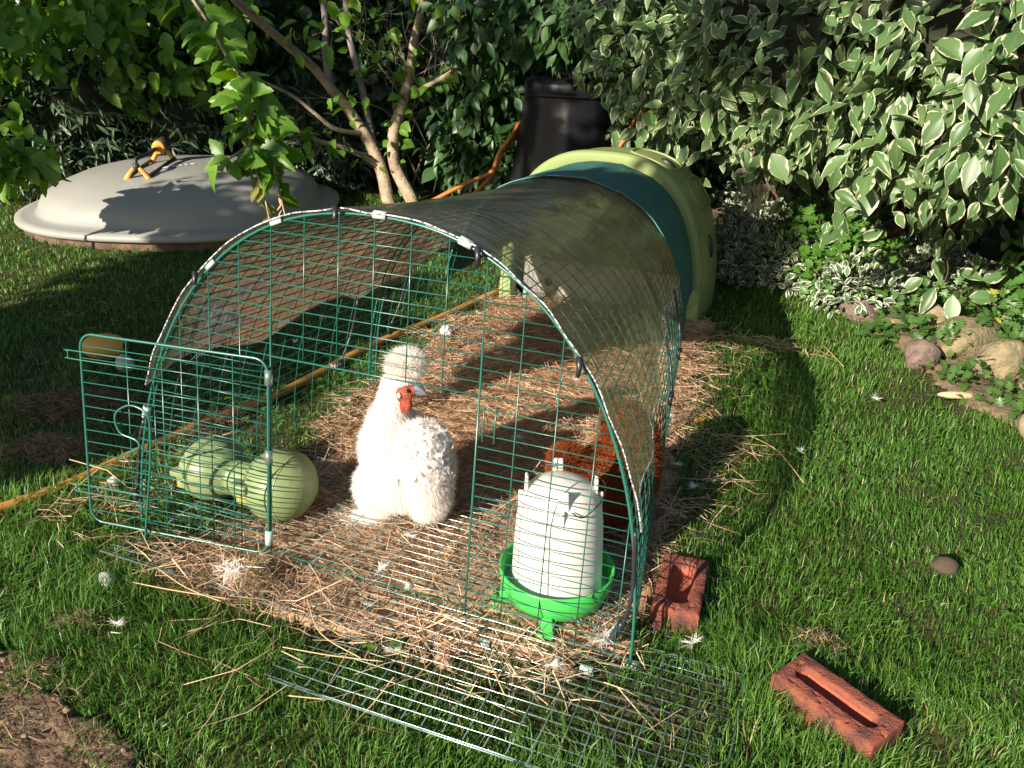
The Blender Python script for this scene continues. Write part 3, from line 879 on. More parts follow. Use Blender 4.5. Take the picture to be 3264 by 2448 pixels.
for sg in (-1, 1):
    mb = MB(); mb.box((HC + sg * .38, -.02, .05), (.055, .07, .10), taper=.92); mb.build("foot", EGLU, house, bevel=.006)
mb = MB()
x, z = se(np.linspace(0, PI, 48), .354, .572, 2.7, HC)
up_ = z > .17
z2 = np.maximum(z, .17)
mb.add(np.stack([x, np.full(48, .05), z2], -1)[up_], [np.arange(up_.sum())[None, :]])
mb.add(np.stack([x, np.full(48, .07), z2], -1)[up_], [np.arange(up_.sum())[None, ::-1]])
mb.build("upper_wall", EGLU, house)
mb = MB(); mb.box((HC, .035, .09), (.66, .02, .18)); wallb = mb.build("front_board", WHITEP, house, bevel=.004)
mb = MB(); mb.lathe([(0.0, 0), (.015, 0), (.016, .003)], seg=20)
o = mb.build("vent_hole", BLACK, wallb); o.location = (-.265, .0245, .085); o.rotation_euler = (PI / 2, 0, 0)  # black disc stands in for the shade inside the hole

# ------------------------------------------------------------------ straw bedding (nobody could count the stalks)
def straw():
    bed = patch("straw_bed", STRAW_POLY, 0.008, 0.022, 30, None, step=0.010, edge=0.05)
    Vb = np.empty((len(bed.data.vertices), 3), np.float32); bed.data.vertices.foreach_get("co", Vb.ravel())
    Fb = np.array([list(p.vertices) for p in bed.data.polygons]); bpy.data.objects.remove(bed)
    n = 42000
    x = RNG.uniform(-.6, .75, n); y = RNG.uniform(-.16, 1.98, n)
    ok = inpoly(x + (vnoise(x * 9, y * 9, 2) - .5) * .2, y + (vnoise(x * 9, y * 9, 4) - .5) * .14, STRAW_POLY)
    ok &= (y > 0.15) | (RNG.random(n) < 0.55)
    ok &= (RNG.random(n) < 0.35 + 0.75 * vnoise(x * 6, y * 6, 8))
    x = x[ok]; y = y[ok]
    ex = [(0.62, .75, .05, .35, 190), (.51, 1.2, .05, .45, 220), (.50, 1.72, .10, .10, 160), (.66, 1.78, .10, .03, 120), (.60, .93, .12, .03, 60), (.0, -.12, .32, .04, 220), (.40, -.12, .22, .05, 70), (-.16, -.06, .10, .05, 160), (-.38, -.10, .10, .03, 50), (.08, -.27, .28, .09, 60), (-.60, .10, .05, .2, 120), (-.72, .05, .06, .14, 110)]
    for cx, cy, sx, sy, k in ex:
        x = np.append(x, RNG.normal(cx, sx * .7, k)); y = np.append(y, RNG.normal(cy, sy * .7, k))
    n = len(x)
    L = RNG.uniform(.03, .13, n) * RNG.choice([1, 1, .6, 1.4], n)
    a = RNG.uniform(0, 2 * PI, n); tilt = RNG.normal(0, .16, n)
    d = np.stack([np.cos(a) * np.cos(tilt), np.sin(a) * np.cos(tilt), np.sin(tilt)], 1) * L[:, None] * .5
    bend = RNG.normal(size=(n, 3)) * (L * .10)[:, None]; bend[:, 2] *= .6
    P0 = np.stack([x, y, gz(x, y) + .018 + RNG.random(n) * .020 - np.minimum(d[:, 2], 0) * 1.2], 1) - d * .5
    wd = RNG.uniform(.0009, .0023, n)
    patchy = vnoise(x * 3.1, y * 3.1, 14)
    V, q, t, A = ribbons(P0, d + bend, d - bend, wd, np.clip(RNG.random(n) * .75 + patchy * .35 - .05, 0, 1), side=np.cross(d, RNG.normal(size=(n, 3)) * .8 + np.array([0, 0, 1.0])))
    nb = len(Vb); 
    A2 = np.concatenate([np.full((nb, 1), .08) + .40 * RNG.random((nb, 1)), A])
    o = mesh_np("straw", np.concatenate([Vb, V]), [Fb, q + nb, t + nb], STRAW, attrs=A2)
    tag(o, "golden brown straw bedding spread inside the run", "straw", kind="stuff")


straw()


# ------------------------------------------------------------------ hens
def fluff(me, n, m, name, parent, length, width, down=0.5, mask=None, jitter=.5, lenf=None, bias=None, flat=0.75):
    nvx = len(me.vertices); co = np.empty(nvx * 3, np.float32); me.vertices.foreach_get("co", co); co = co.reshape(-1, 3)
    me.calc_loop_triangles()
    tri = np.empty(len(me.loop_triangles) * 3, np.int32); me.loop_triangles.foreach_get("vertices", tri); tri = tri.reshape(-1, 3)
    a, b, c = co[tri[:, 0]], co[tri[:, 1]], co[tri[:, 2]]
    nr = np.cross(b - a, c - a); ar = np.linalg.norm(nr, axis=1); nr = nr / (ar[:, None] + 1e-12)
    k = RNG.choice(len(tri), n, p=ar / ar.sum())
    u, v = RNG.random(n), RNG.random(n); s = u + v > 1; u[s], v[s] = 1 - u[s], 1 - v[s]
    P = a[k] + (b[k] - a[k]) * u[:, None] + (c[k] - a[k]) * v[:, None]; N = nr[k]
    if mask is not None:
        ok = mask(P); P, N = P[ok], N[ok]; n = len(P)
    L = length * RNG.uniform(.6, 1.25, n)
    if lenf is not None: L = L * lenf(P)
    tdir = np.array([0, 0, -down]) if bias is None else bias(P, N)
    tdir = tdir - N * np.sum(tdir * N, 1)[:, None] if tdir.ndim == 2 else tdir[None] - N * (N @ tdir)[:, None]
    d = N * (1 - flat * .6) + tdir + RNG.normal(size=(n, 3)) * jitter * .5
    d /= np.linalg.norm(d, axis=1)[:, None]
    d1 = d * L[:, None] * .55; d2 = (d + np.array([0, 0, -.25]) + RNG.normal(size=(n, 3)) * .25) * L[:, None] * .45
    V, q, t, A = ribbons(P - N * .002, d1, d2, np.full(n, width) * RNG.uniform(.6, 1.3, n), RNG.random(n))
    return mesh_np(name, V, [q, t], m, parent, attrs=A)


def white_hen():
    hen = thing("white_hen", "white fluffy silkie hen standing on straw inside the run, head turned right", "hen", (0.0, 0.29, 0.022))
    Z = 0.0
    parts = [
        ((-.002, 0.0, .118), (.097, .112, .082), (0, .1, 0)),
        ((-.050, .02, .155), (.070, .088, .085), (0, 0, 0)),
        ((.056, -.03, .135), (.052, .078, .080), (0, -.3, .3)),
        ((.046, -.02, .195), (.048, .064, .044), (0, .3, 0)),
        ((.070, -.04, .090), (.044, .052, .055), (0, 0, 0)),
        ((-.055, -.03, .075), (.060, .064, .062), (0, 0, 0)),
        ((-.060, .02, .208), (.046, .055, .056), (0, 0, 0)),
        ((-.050, .015, .258), (.033, .036, .052), (0, .15, 0)),
        ((-.036, .01, .303), (.030, .032, .045), (0, .15, 0)),
        ((-.016, .005, .345), (.034, .034, .035), (0, 0, 0)),
        ((-.008, .01, .366), (.036, .036, .026), (0, 0, 0)),
        ((-.050, -.045, .035), (.038, .038, .046), (0, 0, 0)),
        ((-.068, -.075, .008), (.046, .030, .012), (0, .1, .3)),
        ((.044, -.02, .052), (.034, .034, .042), (0, 0, 0)),
    ]
    me = solid(parts, .008, 5)
    body = link_mesh("body", me, WHITEBODY, hen)
    def bias(P, N):
        b = np.zeros_like(P); b[:, 2] = -.75; b[:, 0] = .15
        crest = P[:, 2] > .345
        b[crest] = np.array([.1, 0, .35])
        return b
    face = lambda P: ~((P[:, 0] > -.028) & (P[:, 2] > .285) & (P[:, 2] < .342) & (P[:, 1] < .0))
    fluff(me, 90000, FUR_W, "plumage", hen, .019, .0009, mask=face, bias=bias, jitter=.34, lenf=lambda P: np.where(P[:, 2] > .25, .8, 1.1) * np.where(P[:, 2] < .03, .5, 1))
    # crest tuft
    cr = solid([((-.006, .008, .370), (.034, .032, .022), (0, 0, 0))], .007, 3)
    co = fluff(cr, 8000, FUR_W, "crest", hen, .022, .0009, bias=lambda P, N: np.tile(np.array([.15, 0, .5]), (len(P), 1)), jitter=.6, flat=.3)
    bpy.data.meshes.remove(cr)
    # curled saddle feathers
    nb = len(me.vertices); co_ = np.empty(nb * 3, np.float32); me.vertices.foreach_get("co", co_); co_ = co_.reshape(-1, 3); no_ = np.empty(nb * 3, np.float32); me.vertices.foreach_get("normal", no_); no_ = no_.reshape(-1, 3)
    sel = np.where((co_[:, 0] > .005) & (co_[:, 2] > .14) & (co_[:, 2] < .25) & (no_[:, 1] < .35) & (no_[:, 0] > -.35))[0]
    k = RNG.choice(sel, 420); P = co_[k] + no_[k] * .010 + RNG.normal(size=(420, 3)) * .004; n = 420
    tn = RNG.normal(size=(n, 3)) + np.array([.4, 0, -.5]); tn = tn - no_[k] * np.sum(tn * no_[k], 1)[:, None]
    V, F, A = leaves(leaf_template([.10, .24, .28, .22, .10], fold=.25, droop=.8), P, tn + no_[k] * .35, no_[k] + RNG.normal(size=(n, 3)) * .25, RNG.uniform(.010, .020, n), .6 + .4 * RNG.random(n))
    mesh_np("saddle_feathers", V, [F], FUR_W, hen, attrs=A, smooth=True)
    # face, wattles, beak, eye
    fm = solid([((.012, -.027, .317), (.016, .012, .017), (0, 0, 0)), ((-.004, -.030, .312), (.009, .009, .018), (0, 0, 0)), ((.016, -.028, .290), (.008, .009, .022), (0, .15, 0)), ((.003, -.030, .286), (.007, .008, .020), (0, 0, 0)), ((.024, -.018, .322), (.012, .012, .013), (0, 0, 0))], .0035, 2)
    fc = link_mesh("face", fm, SKIN, hen)
    mb = MB(); mb.lathe([(0, .003), (.0035, .002), (.005, 0), (.0, -.003)], seg=14, sy=1.4)
    el = mb.build("ear_lobe", mat("pale_ear", (.62, .62, .55), rough=.5), fc, smooth=True); el.location = (.0, -.041, .314); el.rotation_euler = (PI / 2, 0, .3)
    mb = MB(); th = np.linspace(0, 1, 7)
    mb.tube(np.stack([.030 + th * .030, -.020 - th * .004, .331 - .010 * th ** 1.8 - .002 * th], 1), (1 - th) ** .7 * .0095 + .0012, 8)
    mb.tube(np.stack([.030 + th * .022, -.020 - th * .003, .322 - .004 * th], 1), (1 - th) ** .8 * .006 + .001, 8)
    mb.build("beak", BEAKM, hen, smooth=True)
    mb = MB(); mb.lathe([(0, -.005), (.0042, -.002), (.005, 0), (.0042, .002), (0, .005)], seg=12)
    e = mb.build("eye", EYEM, hen, smooth=True); e.location = (.019, -.037, .327)
    # feet
    FOOTM = mat("pale_leg", (.45, .33, .22), rough=.6)
    mb = MB()
    mb.tube([(.052, -.03, .05), (.056, -.034, .012)], .006, 7)
    for a in (-.9, -.3, .3): mb.tube([(.056, -.034, .01), (.056 + .03 * math.cos(a - .6), -.034 + .03 * math.sin(a - .6), .002)], .004, 6)
    mb.build("foot", FOOTM, hen, smooth=True)
    mb = MB()
    mb.tube([(-.055, -.055, .04), (-.085, -.075, .008)], .006, 7)
    for a in (-.9, -.3, .3): mb.tube([(-.085, -.075, .008), (-.09 - .032 * math.cos(a), -.08 - .032 * math.sin(a), -.004)], .004, 6)
    mb.build("foot", FOOTM, hen, smooth=True)
    # feathered left foot, tan
    n = 500; P = np.stack([RNG.normal(-.085, .022, n), RNG.normal(-.08, .016, n), RNG.uniform(-.008, .02, n)], 1)
    D = np.stack([RNG.normal(-.022, .012, n), RNG.normal(-.006, .012, n), RNG.normal(-.003, .004, n)], 1)
    V, q, t, A = ribbons(P, D * .6, D * .5, np.full(n, .0018), RNG.random(n) * .3)
    mesh_np("foot_feathers", V, [q, t], FUR_W, hen, attrs=A)


def brown_hen():
    hen = thing("brown_hen", "rust brown fluffy silkie hen with lowered head behind the drinker", "hen", (0.425, 0.45, 0.02))
    parts = [
        ((.018, .02, .110), (.084, .110, .092), (0, 0, 0)),
        ((.030, .04, .185), (.060, .080, .072), (0, .1, 0)),
        ((.010, .045, .235), (.042, .050, .045), (0, 0, 0)),
        ((.050, .03, .140), (.050, .080, .075), (0, 0, 0)),
        ((-.030, -.03, .120), (.048, .050, .050), (0, 0, 0)),
        ((-.062, -.045, .130), (.038, .040, .040), (0, 0, 0)),
        ((-.080, -.05, .145), (.041, .042, .040), (0, 0, 0)),
        ((-.010, -.03, .035), (.038, .040, .038), (0, 0, 0)),
        ((.045, -.02, .035), (.038, .040, .038), (0, 0, 0)),
    ]
    me = solid(parts, .008, 5); link_mesh("body", me, BROWNBODY, hen)
    fluff(me, 45000, FUR_B, "plumage", hen, .020, .0010, bias=lambda P, N: np.tile(np.array([.1, 0, -.5]), (len(P), 1)), jitter=.55)
    cr = solid([((-.082, -.05, .160), (.038, .038, .030), (0, 0, 0))], .008, 3)
    fluff(cr, 9000, FUR_B, "crest", hen, .022, .0010, bias=lambda P, N: np.tile(np.array([-.1, -.1, .3]), (len(P), 1)), jitter=.7, flat=.3)
    bpy.data.meshes.remove(cr)
    fm = solid([((-.085, -.088, .108), (.020, .018, .024), (0, 0, 0)), ((-.082, -.092, .088), (.012, .011, .018), (0, 0, 0))], .004, 3)
    link_mesh("face", fm, SKIN, hen)
    mb = MB(); mb.lathe([(0, .006), (.006, .003), (.008, 0), (0, -.002)], seg=12)
    o = mb.build("ear_lobe", mat("blue_ear", (.45, .62, .70), rough=.4), hen, smooth=True); o.location = (-.070, -.106, .110); o.rotation_euler = (PI / 2, 0, 0)
    mb = MB(); th = np.linspace(0, 1, 6); mb.tube(np.stack([-.100 - th * .016, -.098 - th * .020, .098 - th * .016], 1), (1 - th) * .008 + .001, 8)
    mb.build("beak", BEAKM, hen, smooth=True)
    LEGB = mat("brown_leg", (.30, .18, .10), rough=.7)
    for lx in (0, .06):
        mb = MB(); mb.tube([(lx, -.035, .05), (lx, -.04, 0)], .006, 7); mb.build("leg", LEGB, hen)
    n = 500; P = np.stack([RNG.normal(.03, .035, n), RNG.normal(-.07, .02, n), RNG.uniform(0, .035, n)], 1); D = np.stack([RNG.normal(0, .012, n), RNG.normal(-.016, .01, n), RNG.normal(-.005, .006, n)], 1)
    V, q, t, A = ribbons(P, D * .6, D * .5, np.full(n, .0018), RNG.random(n) * .6 + .4)
    mesh_np("foot_feathers", V, [q, t], FUR_B, hen, attrs=A)


white_hen(); brown_hen()


# ------------------------------------------------------------------ drinker
def drinker():
    d = thing("poultry_drinker", "white plastic poultry drinker jar standing in a bright green tray by the front mesh", "drinker", (0.415, 0.125, 0.022), rz=-.35)
    mb = MB()
    mb.lathe([(.082, .030), (.0895, .033), (.090, .045), (.0885, .09), (.0865, .14), (.084, .185), (.080, .215), (.0715, .240), (.060, .256), (.042, .267), (.022, .273), (0, .275)], seg=48)
    jar = mb.build("jar", WHITEP, d, smooth=True)
    mb = MB(); mb.lathe([(.0, .020), (.085, .020), (.094, .026), (.103, .046), (.110, .078), (.113, .080), (.115, .077), (.110, .045), (.100, .018), (.088, .010), (0, .010)], seg=56)
    tray = mb.build("tray", TRAYM, d, smooth=True)
    mb = MB(); mb.lathe([(.0885, .0415), (.100, .0415), (.1005, .040), (.0885, .040)], seg=48); mb.build("water", WATER, d)
    for a in (-1.05, -2.3, 1.2):
        mb = MB(); R = Matrix.Rotation(a, 3, 'Z')
        mb.box(R @ Vector((.100, 0, .012)), (.030, .030, .034), R=R, taper=.75)
        mb.box(R @ Vector((.112, 0, .0)), (.034, .034, .010), R=R)
        mb.build("tray_leg", TRAYM, tray, bevel=.003)
    for a in (.75, 2.35, 3.85, 5.45):
        R = Matrix.Rotation(a, 3, 'Z'); mb = MB()
        mb.box(R @ Vector((.066, 0, .252)), (.009, .026, .058), R=R, taper=.7)
        mb.box(R @ Vector((.076, 0, .228)), (.010, .006, .036), R=R)
        mb.build("lug", WHITEP, jar, bevel=.003)
    mb = MB(); a = np.linspace(0, PI, 22)
    mb.tube(np.stack([.066 * np.cos(a), .02 + .055 * np.sin(a) * 0 + .03 * np.cos(a), .262 + .030 * np.sin(a)], 1), .0013, 6)
    mb.tube(smooth_path([(.068, .05, .258), (.078, .02, .245), (.078, -.03, .235), (.062, -.046, .245)], 5), .0013, 6)
    mb.build("wire_handle", BLACK, jar)


drinker()


# ------------------------------------------------------------------ twin feeder
def feeder():
    f = thing("twin_feeder", "sage green twin ball feeder hooked inside the open front of the run", "feeder", (-0.355, 0.157, 0.02))
    me = solid([((-.098, .004, .080), (.080, .082, .078), (0, 0, 0)), ((.098, -.004, .084), (.083, .088, .084), (0, 0, 0)), ((0, 0, .072), (.075, .046, .046), (0, 0, 0))], .006, 5)
    b = link_mesh("body", me, FEEDM, f)
    RECM = mat("recess_plastic", (.27, .29, .08), rough=.5)
    for cx, cy, z in ((-.135, -.062, .096), (.045, -.074, .104)):
        mb = MB(); mb.box((cx, cy, z), (.046, .034, .020)); mb.build("hook_tab", FEEDM, b, bevel=.005)
        mb = MB(); mb.box((cx + .002, cy + .012, z - .028), (.036, .030, .034)); mb.build("recess", RECM, b, bevel=.003)
    mb = MB(); a = np.linspace(0, 2 * PI, 41)[:-1]
    mb.tube(np.stack([.130 + 0 * a, -.004 + .078 * np.cos(a), .084 + .076 * np.sin(a)], 1), .0025, 6, closed=True)
    mb.build("seam_or_shadow_ring", FEEDM, b, smooth=True)  # added ring shaped like the ring shadow cast on the ball


feeder()


# ------------------------------------------------------------------ bricks
def brick(name, label, loc, rz, L=.195, W=.093, H=.060, fl=.158, fw=.038, tilt=(0, 0), seed=1):
    t = thing(name, label, "brick", loc, rz, "bricks lying by the run")
    t.rotation_euler = (tilt[0], tilt[1], rz)
    nx, ny = 64, 36
    x = np.linspace(-L / 2, L / 2, nx); y = np.linspace(-W / 2, W / 2, ny); X, Y = np.meshgrid(x, y, indexing='ij')
    hx = (fl - fw) / 2; dd = np.hypot(np.maximum(np.abs(X) - hx, 0), Y) - fw / 2
    s = np.clip(-dd / .010, 0, 1); s = s * s * (3 - 2 * s)
    ch = (vnoise(X * 55 + seed * 9, Y * 55, seed) - .5) * .0016 + (vnoise(X * 260, Y * 260 + seed, seed + 3) - .5) * .0009 - .003 * (vnoise(X * 120, Y * 120, seed + 12) > .86)
    edge = np.minimum(L / 2 - np.abs(X), W / 2 - np.abs(Y)); rnd = -.004 * np.exp(-edge / .003) * (.5 + vnoise(X * 60, Y * 60, seed + 5))
    Zt = H - s * .026 + ch + rnd
    G = np.stack([X, Y, Zt], -1)
    # skirt
    per = [(i, 0) for i in range(nx)] + [(nx - 1, j) for j in range(1, ny)] + [(i, ny - 1) for i in range(nx - 2, -1, -1)] + [(0, j) for j in range(ny - 2, 0, -1)]
    top = np.array([G[i, j] for i, j in per]); nrm = top * np.array([1, 1, 0]); 
    rings = [top]
    for f in (.85, .6, .35, .1, 0):
        r = top.copy(); r[:, 2] = H * f - (.002 if f == 0 else 0)
        r[:, :2] *= (1 + .012 * (vnoise(top[:, 0] * 80 + f * 9, top[:, 1] * 80, seed + 8) - .3))[:, None]
        rings.append(r)
    inside = s > .35
    i, j = np.meshgrid(np.arange(nx - 1), np.arange(ny - 1), indexing='ij')
    q = np.stack([i * ny + j, (i + 1) * ny + j, (i + 1) * ny + j + 1, i * ny + j + 1], -1); ins = inside[:-1, :-1] & inside[1:, 1:]
    V = G.reshape(-1, 3); ro = MB()
    k = len(per); R = np.array(rings)
    q2 = []
    for a in range(len(rings) - 1):
        for b in range(k): q2.append((a * k + b, a * k + (b + 1) % k, (a + 1) * k + (b + 1) % k, (a + 1) * k + b))
    mesh_np("body", np.concatenate([V, R.reshape(-1, 3)]), [np.concatenate([q[~ins], np.array(q2) + len(V)])], BRICKM, t, smooth=False)
    u = np.unique(q[ins]); rm = np.full(len(V), -1); rm[u] = np.arange(len(u))
    mesh_np("frog", V[u], [rm[q[ins]]], FROGM, t, smooth=True)


brick("brick", "weathered red brick lying frog up in the near right of the lawn", (0.9515, 0.024, -.004), math.atan2(-.100, .166), tilt=(.02, .03), seed=2)
brick("brick", "darker red brick lying frog up close to the right side of the mesh run", (0.645, 0.232, -.004), math.atan2(-.192, .015), fw=.052, fl=.150, tilt=(.0, -.02), seed=7)


# ------------------------------------------------------------------ dome, sprinkler
def dome():
    t = thing("tank_dome", "broad grey plastic tank dome on a brick ring on the far left lawn", "tank dome", (DOME_C[0], DOME_C[1], -.03), rz=.35)
    r = DOME_R
    mb = MB()
    mb.lathe([(r, .075), (r + .008, .085), (r + .006, .105), (r - .03, .112), (r - .075, .116), (r - .095, .125), (r - .105, .160), (r - .125, .195), (r - .17, .228), (r - .27, .270), (r - .40, .300), (r - .56, .320), (r - .72, .328), (0, .330)], seg=72, n=2.5)
    sh = mb.build("shell", DOMEM, t, smooth=True)
    mb = MB(); mb.lathe([(r - .03, -.02), (r - .02, .078)], seg=64, n=2.5)
    mb.build("brick_ring", mat("old_brick", (.15, .09, .06), rough=.95, col2=(.06, .04, .03), nscale=16, bump=.6, bscale=60), t)
    return sh


dome_shell = dome()


def dome_z(x, y):
    d = math.hypot(x - DOME_C[0], y - DOME_C[1]); r = DOME_R
    return float(np.interp(r - d, [.095, .105, .125, .17, .27, .40, .56, .72, .8], [.125, .160, .195, .228, .270, .300, .320, .328, .330])) - .03


def sprinkler():
    t = thing("lawn_sprinkler", "orange and black oscillating lawn sprinkler standing on top of the grey dome", "sprinkler", (0, 0, 0))
    a, b = np.array((-2.60, 2.135, 0.268)), np.array((-2.50, 2.185, 0.273))
    c, d = np.array((-2.715, 2.44, 0.296)), np.array((-2.665, 2.56, 0.296))
    up = np.array((0, 0, .062)); m1 = (a + b) / 2 + up; m2 = (c + d) / 2 + np.array((0, 0, .085))
    for p, q, top in ((a, b, m1), (c, d, m2)):
        mb = MB()
        for e in (p, q):
            mb.tube([top, (top + e) / 2 + (0, 0, .004), e, e - np.array((0, 0, .004))], [.010, .012, .014, .014], 6)
        mb.build("foot", SPRY, t)
    for p, q in ((a, c), (b, d)):
        mb = MB(); mb.tube([p + (0, 0, .010), q + (0, 0, .012)], .008, 6); mb.build("base_rail", DARKP, t)
    ax = (m1 - m2) / np.linalg.norm(m1 - m2)
    mb = MB(); mb.tube([m2 - ax * .050, m2 - ax * .045, m2 + ax * .03, m2 + ax * .032], [.030, .036, .038, .034], 18); mb.build("motor_drum", DARKP, t, smooth=False)
    mb = MB(); mb.tube([m2 + ax * .033, m2 + ax * .036, m2 + ax * .052, m2 + ax * .054], [.034, .036, .034, .028], 18); mb.tube([m2 + ax * .05, m2 + ax * .075], .015, 12); mb.build("drum_cap", SPRY, t)
    mb = MB(); mb.tube(smooth_path([m2 + ax * .06, m2 + ax * .10 + (0, 0, .006), m2 + ax * .20 + (0, 0, .010), m1 + ax * -.02 + (0, 0, .030), m1 + (0, 0, .018), m1], 5), .011, 8); mb.build("spray_tube", DARKP, t, smooth=True)
    mb = MB(); mb.lathe([(.016, -.014), (.018, 0), (.014, .012), (0, .014)], c=m1, seg=14); mb.build("end_joint", DARKP, t)


sprinkler()


def flat_card(name, pts, m, parent=None, n=10, dz=.003):
    """small label following the dome"""
    P = np.array(pts); G = []
    for i in range(n):
        f = i / (n - 1); l = P[0] * (1 - f) + P[3] * f; r = P[1] * (1 - f) + P[2] * f
        row = []
        for j in range(n):
            g_ = j / (n - 1); q = l * (1 - g_) + r * g_
            row.append((q[0], q[1], dome_z(q[0], q[1]) + dz))
        G.append(row)
    mb = MB(); mb.grid(np.array(G)); return mb.build(name, m, parent)


lab = flat_card("paper_label", [(-2.545, 2.335), (-2.475, 2.50), (-2.50, 2.525), (-2.575, 2.36)], PAPER)
tag(lab, "crumpled white paper label strip lying on the grey dome beside the sprinkler", "label")
ink = []
for f in (.25, .45, .62, .8):
    c = np.array((-2.56, 2.348)) * (1 - f) + np.array((-2.488, 2.512)) * f; e = np.array((-.006, .006)); h = np.array((.008, .016))
    ink.append((c - e - h * .4, c - e + h * .4, c + e + h * .4, c + e - h * .4))
for k, p in enumerate(ink):
    flat_card("ink_mark", p, INKM, lab, n=3, dz=.005)
st = flat_card("warning_sticker", [(-2.785, 2.035), (-2.70, 2.065), (-2.715, 2.095), (-2.80, 2.065)], STICK)
tag(st, "small faded orange sticker on the left slope of the grey dome", "sticker")

# ------------------------------------------------------------------ hoses
HP = [(-0.95, -0.40), (-0.9, -0.201), (-0.867, -0.089), (-0.82, 0.064), (-0.778, 0.264), (-0.733, 0.463), (-0.682, 0.691), (-0.659, 0.929), (-0.628, 1.17), (-0.589, 1.366), (-0.546, 1.584), (-0.507, 1.803), (-0.463, 2.017), (-0.47, 2.4), (-.62, 2.75), (-.85, 2.9)]
mb = MB(); mb.tube(smooth_path([(x, y, .022 + .004 * math.sin(i * 1.7)) for i, (x, y) in enumerate(HP)], 8), .0132, 10)
tag(mb.build("garden_hose", HOSEM, smooth=True), "yellow orange garden hose running through the grass along the left side of the run", "hose")
mb = MB()
mb.tube(smooth_path([(-1.5, 3.05, .02), (-1.313, 3.156, 0.135), (-1.203, 3.228, 0.198), (-1.092, 3.299, 0.256), (-1.067, 3.356, 0.357), (-1.02, 3.44, 0.45), (-1.06, 3.65, .50)], 7), .0125, 8)
mb.tube(smooth_path([(-1.30, 3.15, .03), (-1.18, 3.25, 0.13), (-1.098, 3.348, 0.24), (-1.062, 3.425, 0.375), (-1.02, 3.496, 0.45), (-1.05, 3.7, .48)], 7), .0125, 8)
tag(mb.build("coiled_hose", HOSEB, smooth=True), "double loop of brown orange hose hanging left of the dark compost bin", "hose")
mb = MB(); mb.tube(smooth_path([(-.55, 3.1, .05), (-0.43, 3.003, 0.30), (-0.363, 3.003, 0.391), (-0.278, 3.029, 0.502), (-0.218, 3.054, 0.629), (-0.16, 3.116, 0.714), (-0.145, 3.301, 0.844)], 7), .011, 8)
tag(mb.build("hose_length", HOSEB, smooth=True), "single length of brown orange hose right of the dark compost bin behind the hen house", "hose")


# ------------------------------------------------------------------ compost bin
def compost():
    t = thing("compost_bin", "tall dark faceted plastic compost bin under the shrubs behind the hen house", "compost bin", (-0.755, 3.61, 0))
    t.scale = (1, 1, 1.06)
    mb = MB(); seg = 10; G = []
    for z, r in ((0, .365), (.56, .268), (.575, .258), (.600, .256), (.635, .250)):
        ring = []
        for k in range(seg):
            for f in (0.0, .10, .5, .90):
                a = 2 * PI * (k + f) / seg; rr = r * (math.cos(PI / seg) / math.cos(2 * PI * (abs(f - .5) * .8) / seg * 1.0) if z < .57 else 1)
                ring.append((rr * math.cos(a), rr * math.sin(a), z))
        G.append(ring)
    mb.grid(np.array(G), closed_v=True); mb.build("body", BINM, t)
    mb = MB(); mb.lathe([(.250, .630), (.262, .632), (.264, .645), (.256, .65), (.253, .69), (.245, .705), (.20, .712), (.06, .722), (0, .722)], seg=40); lid = mb.build("lid", BINM, t, smooth=True)
    mb = MB(); mb.box((0, 0, .735), (.14, .03, .03)); mb.build("lid_handle", BINM, lid, bevel=.005)


compost()

# ------------------------------------------------------------------ small things on the lawn
t = thing("lawn_float", "mustard yellow oval plastic float with a hole at its end lying on the left lawn", "float", (-1.385, 0.745, .045), rz=.55)
mb = MB(); a = np.linspace(0, PI, 17)
mb.tube(np.stack([-.072 * np.cos(a), 0 * a, 0 * a], 1)[1:-1], (.044 * np.sin(a) ** .8)[1:-1], 20); mb.build("shell", YELLOW, t, smooth=True)
mb = MB(); mb.lathe([(0, .003), (.010, .003), (.012, 0), (0, -.002)], seg=16); o = mb.build("end_hole", BLACK, t); o.location = (.066, -.014, .006); o.rotation_euler = (.35, PI / 2 - .1, 0)  # end hole is a black disc, its inner shade put into the colour
mb = MB(); mb.tube([(0, 0, .0), (.001, 0, 0)], .0441, 24, cap=True); mb.build("seam_or_shadow_ring", YELLOW, t)
mb = MB()
rr = random.Random(4)
def chunk(mb, c, s, seed):
    bm = bmesh.new(); bmesh.ops.create_icosphere(bm, subdivisions=2, radius=1)
    V = np.array([v.co[:] for v in bm.verts]); F = np.array([[v.index for v in f.verts] for f in bm.faces]); bm.free()
    nz = vnoise(V[:, 0] * 2 + seed, V[:, 1] * 2 + V[:, 2] * 1.3, seed) * .7 + .65
    mb.add(V * nz[:, None] * np.array(s) + np.array(c), [F])
chunk(mb, (-1.255, .69, .022), (.034, .026, .034), 3)
tag(mb.build("foam_chunk", CHALK), "broken pale foam chunk on the lawn beside the yellow float", "debris")
mb = MB(); chunk(mb, (-0.715, .105, .022), (.020, .018, .020), 5)
tag(mb.build("foam_chunk", CHALK), "small pale crumb of debris beside the garden hose near the open door", "debris")
mb = MB(); chunk(mb, (-0.44, -.19, .020), (.018, .015, .018), 8)
tag(mb.build("foam_chunk", CHALK), "little pale lump of debris in the near left grass below the door", "debris")
mb = MB()
bm = bmesh.new(); bmesh.ops.create_icosphere(bm, subdivisions=4, radius=.024)
V = np.array([v.co[:] for v in bm.verts]); F = np.array([[v.index for v in f.verts] for f in bm.faces]); bm.free()
k = np.arange(180) + .5; ph = np.arccos(1 - 2 * k / 180); th = PI * (1 + 5 ** .5) * k; Dm = np.stack([np.cos(th) * np.sin(ph), np.sin(th) * np.sin(ph), np.cos(ph)], 1)
ds = (V / .024 @ Dm.T).max(1); V = V * (1 - .035 * np.clip((ds - .994) / .006, 0, 1))[:, None]
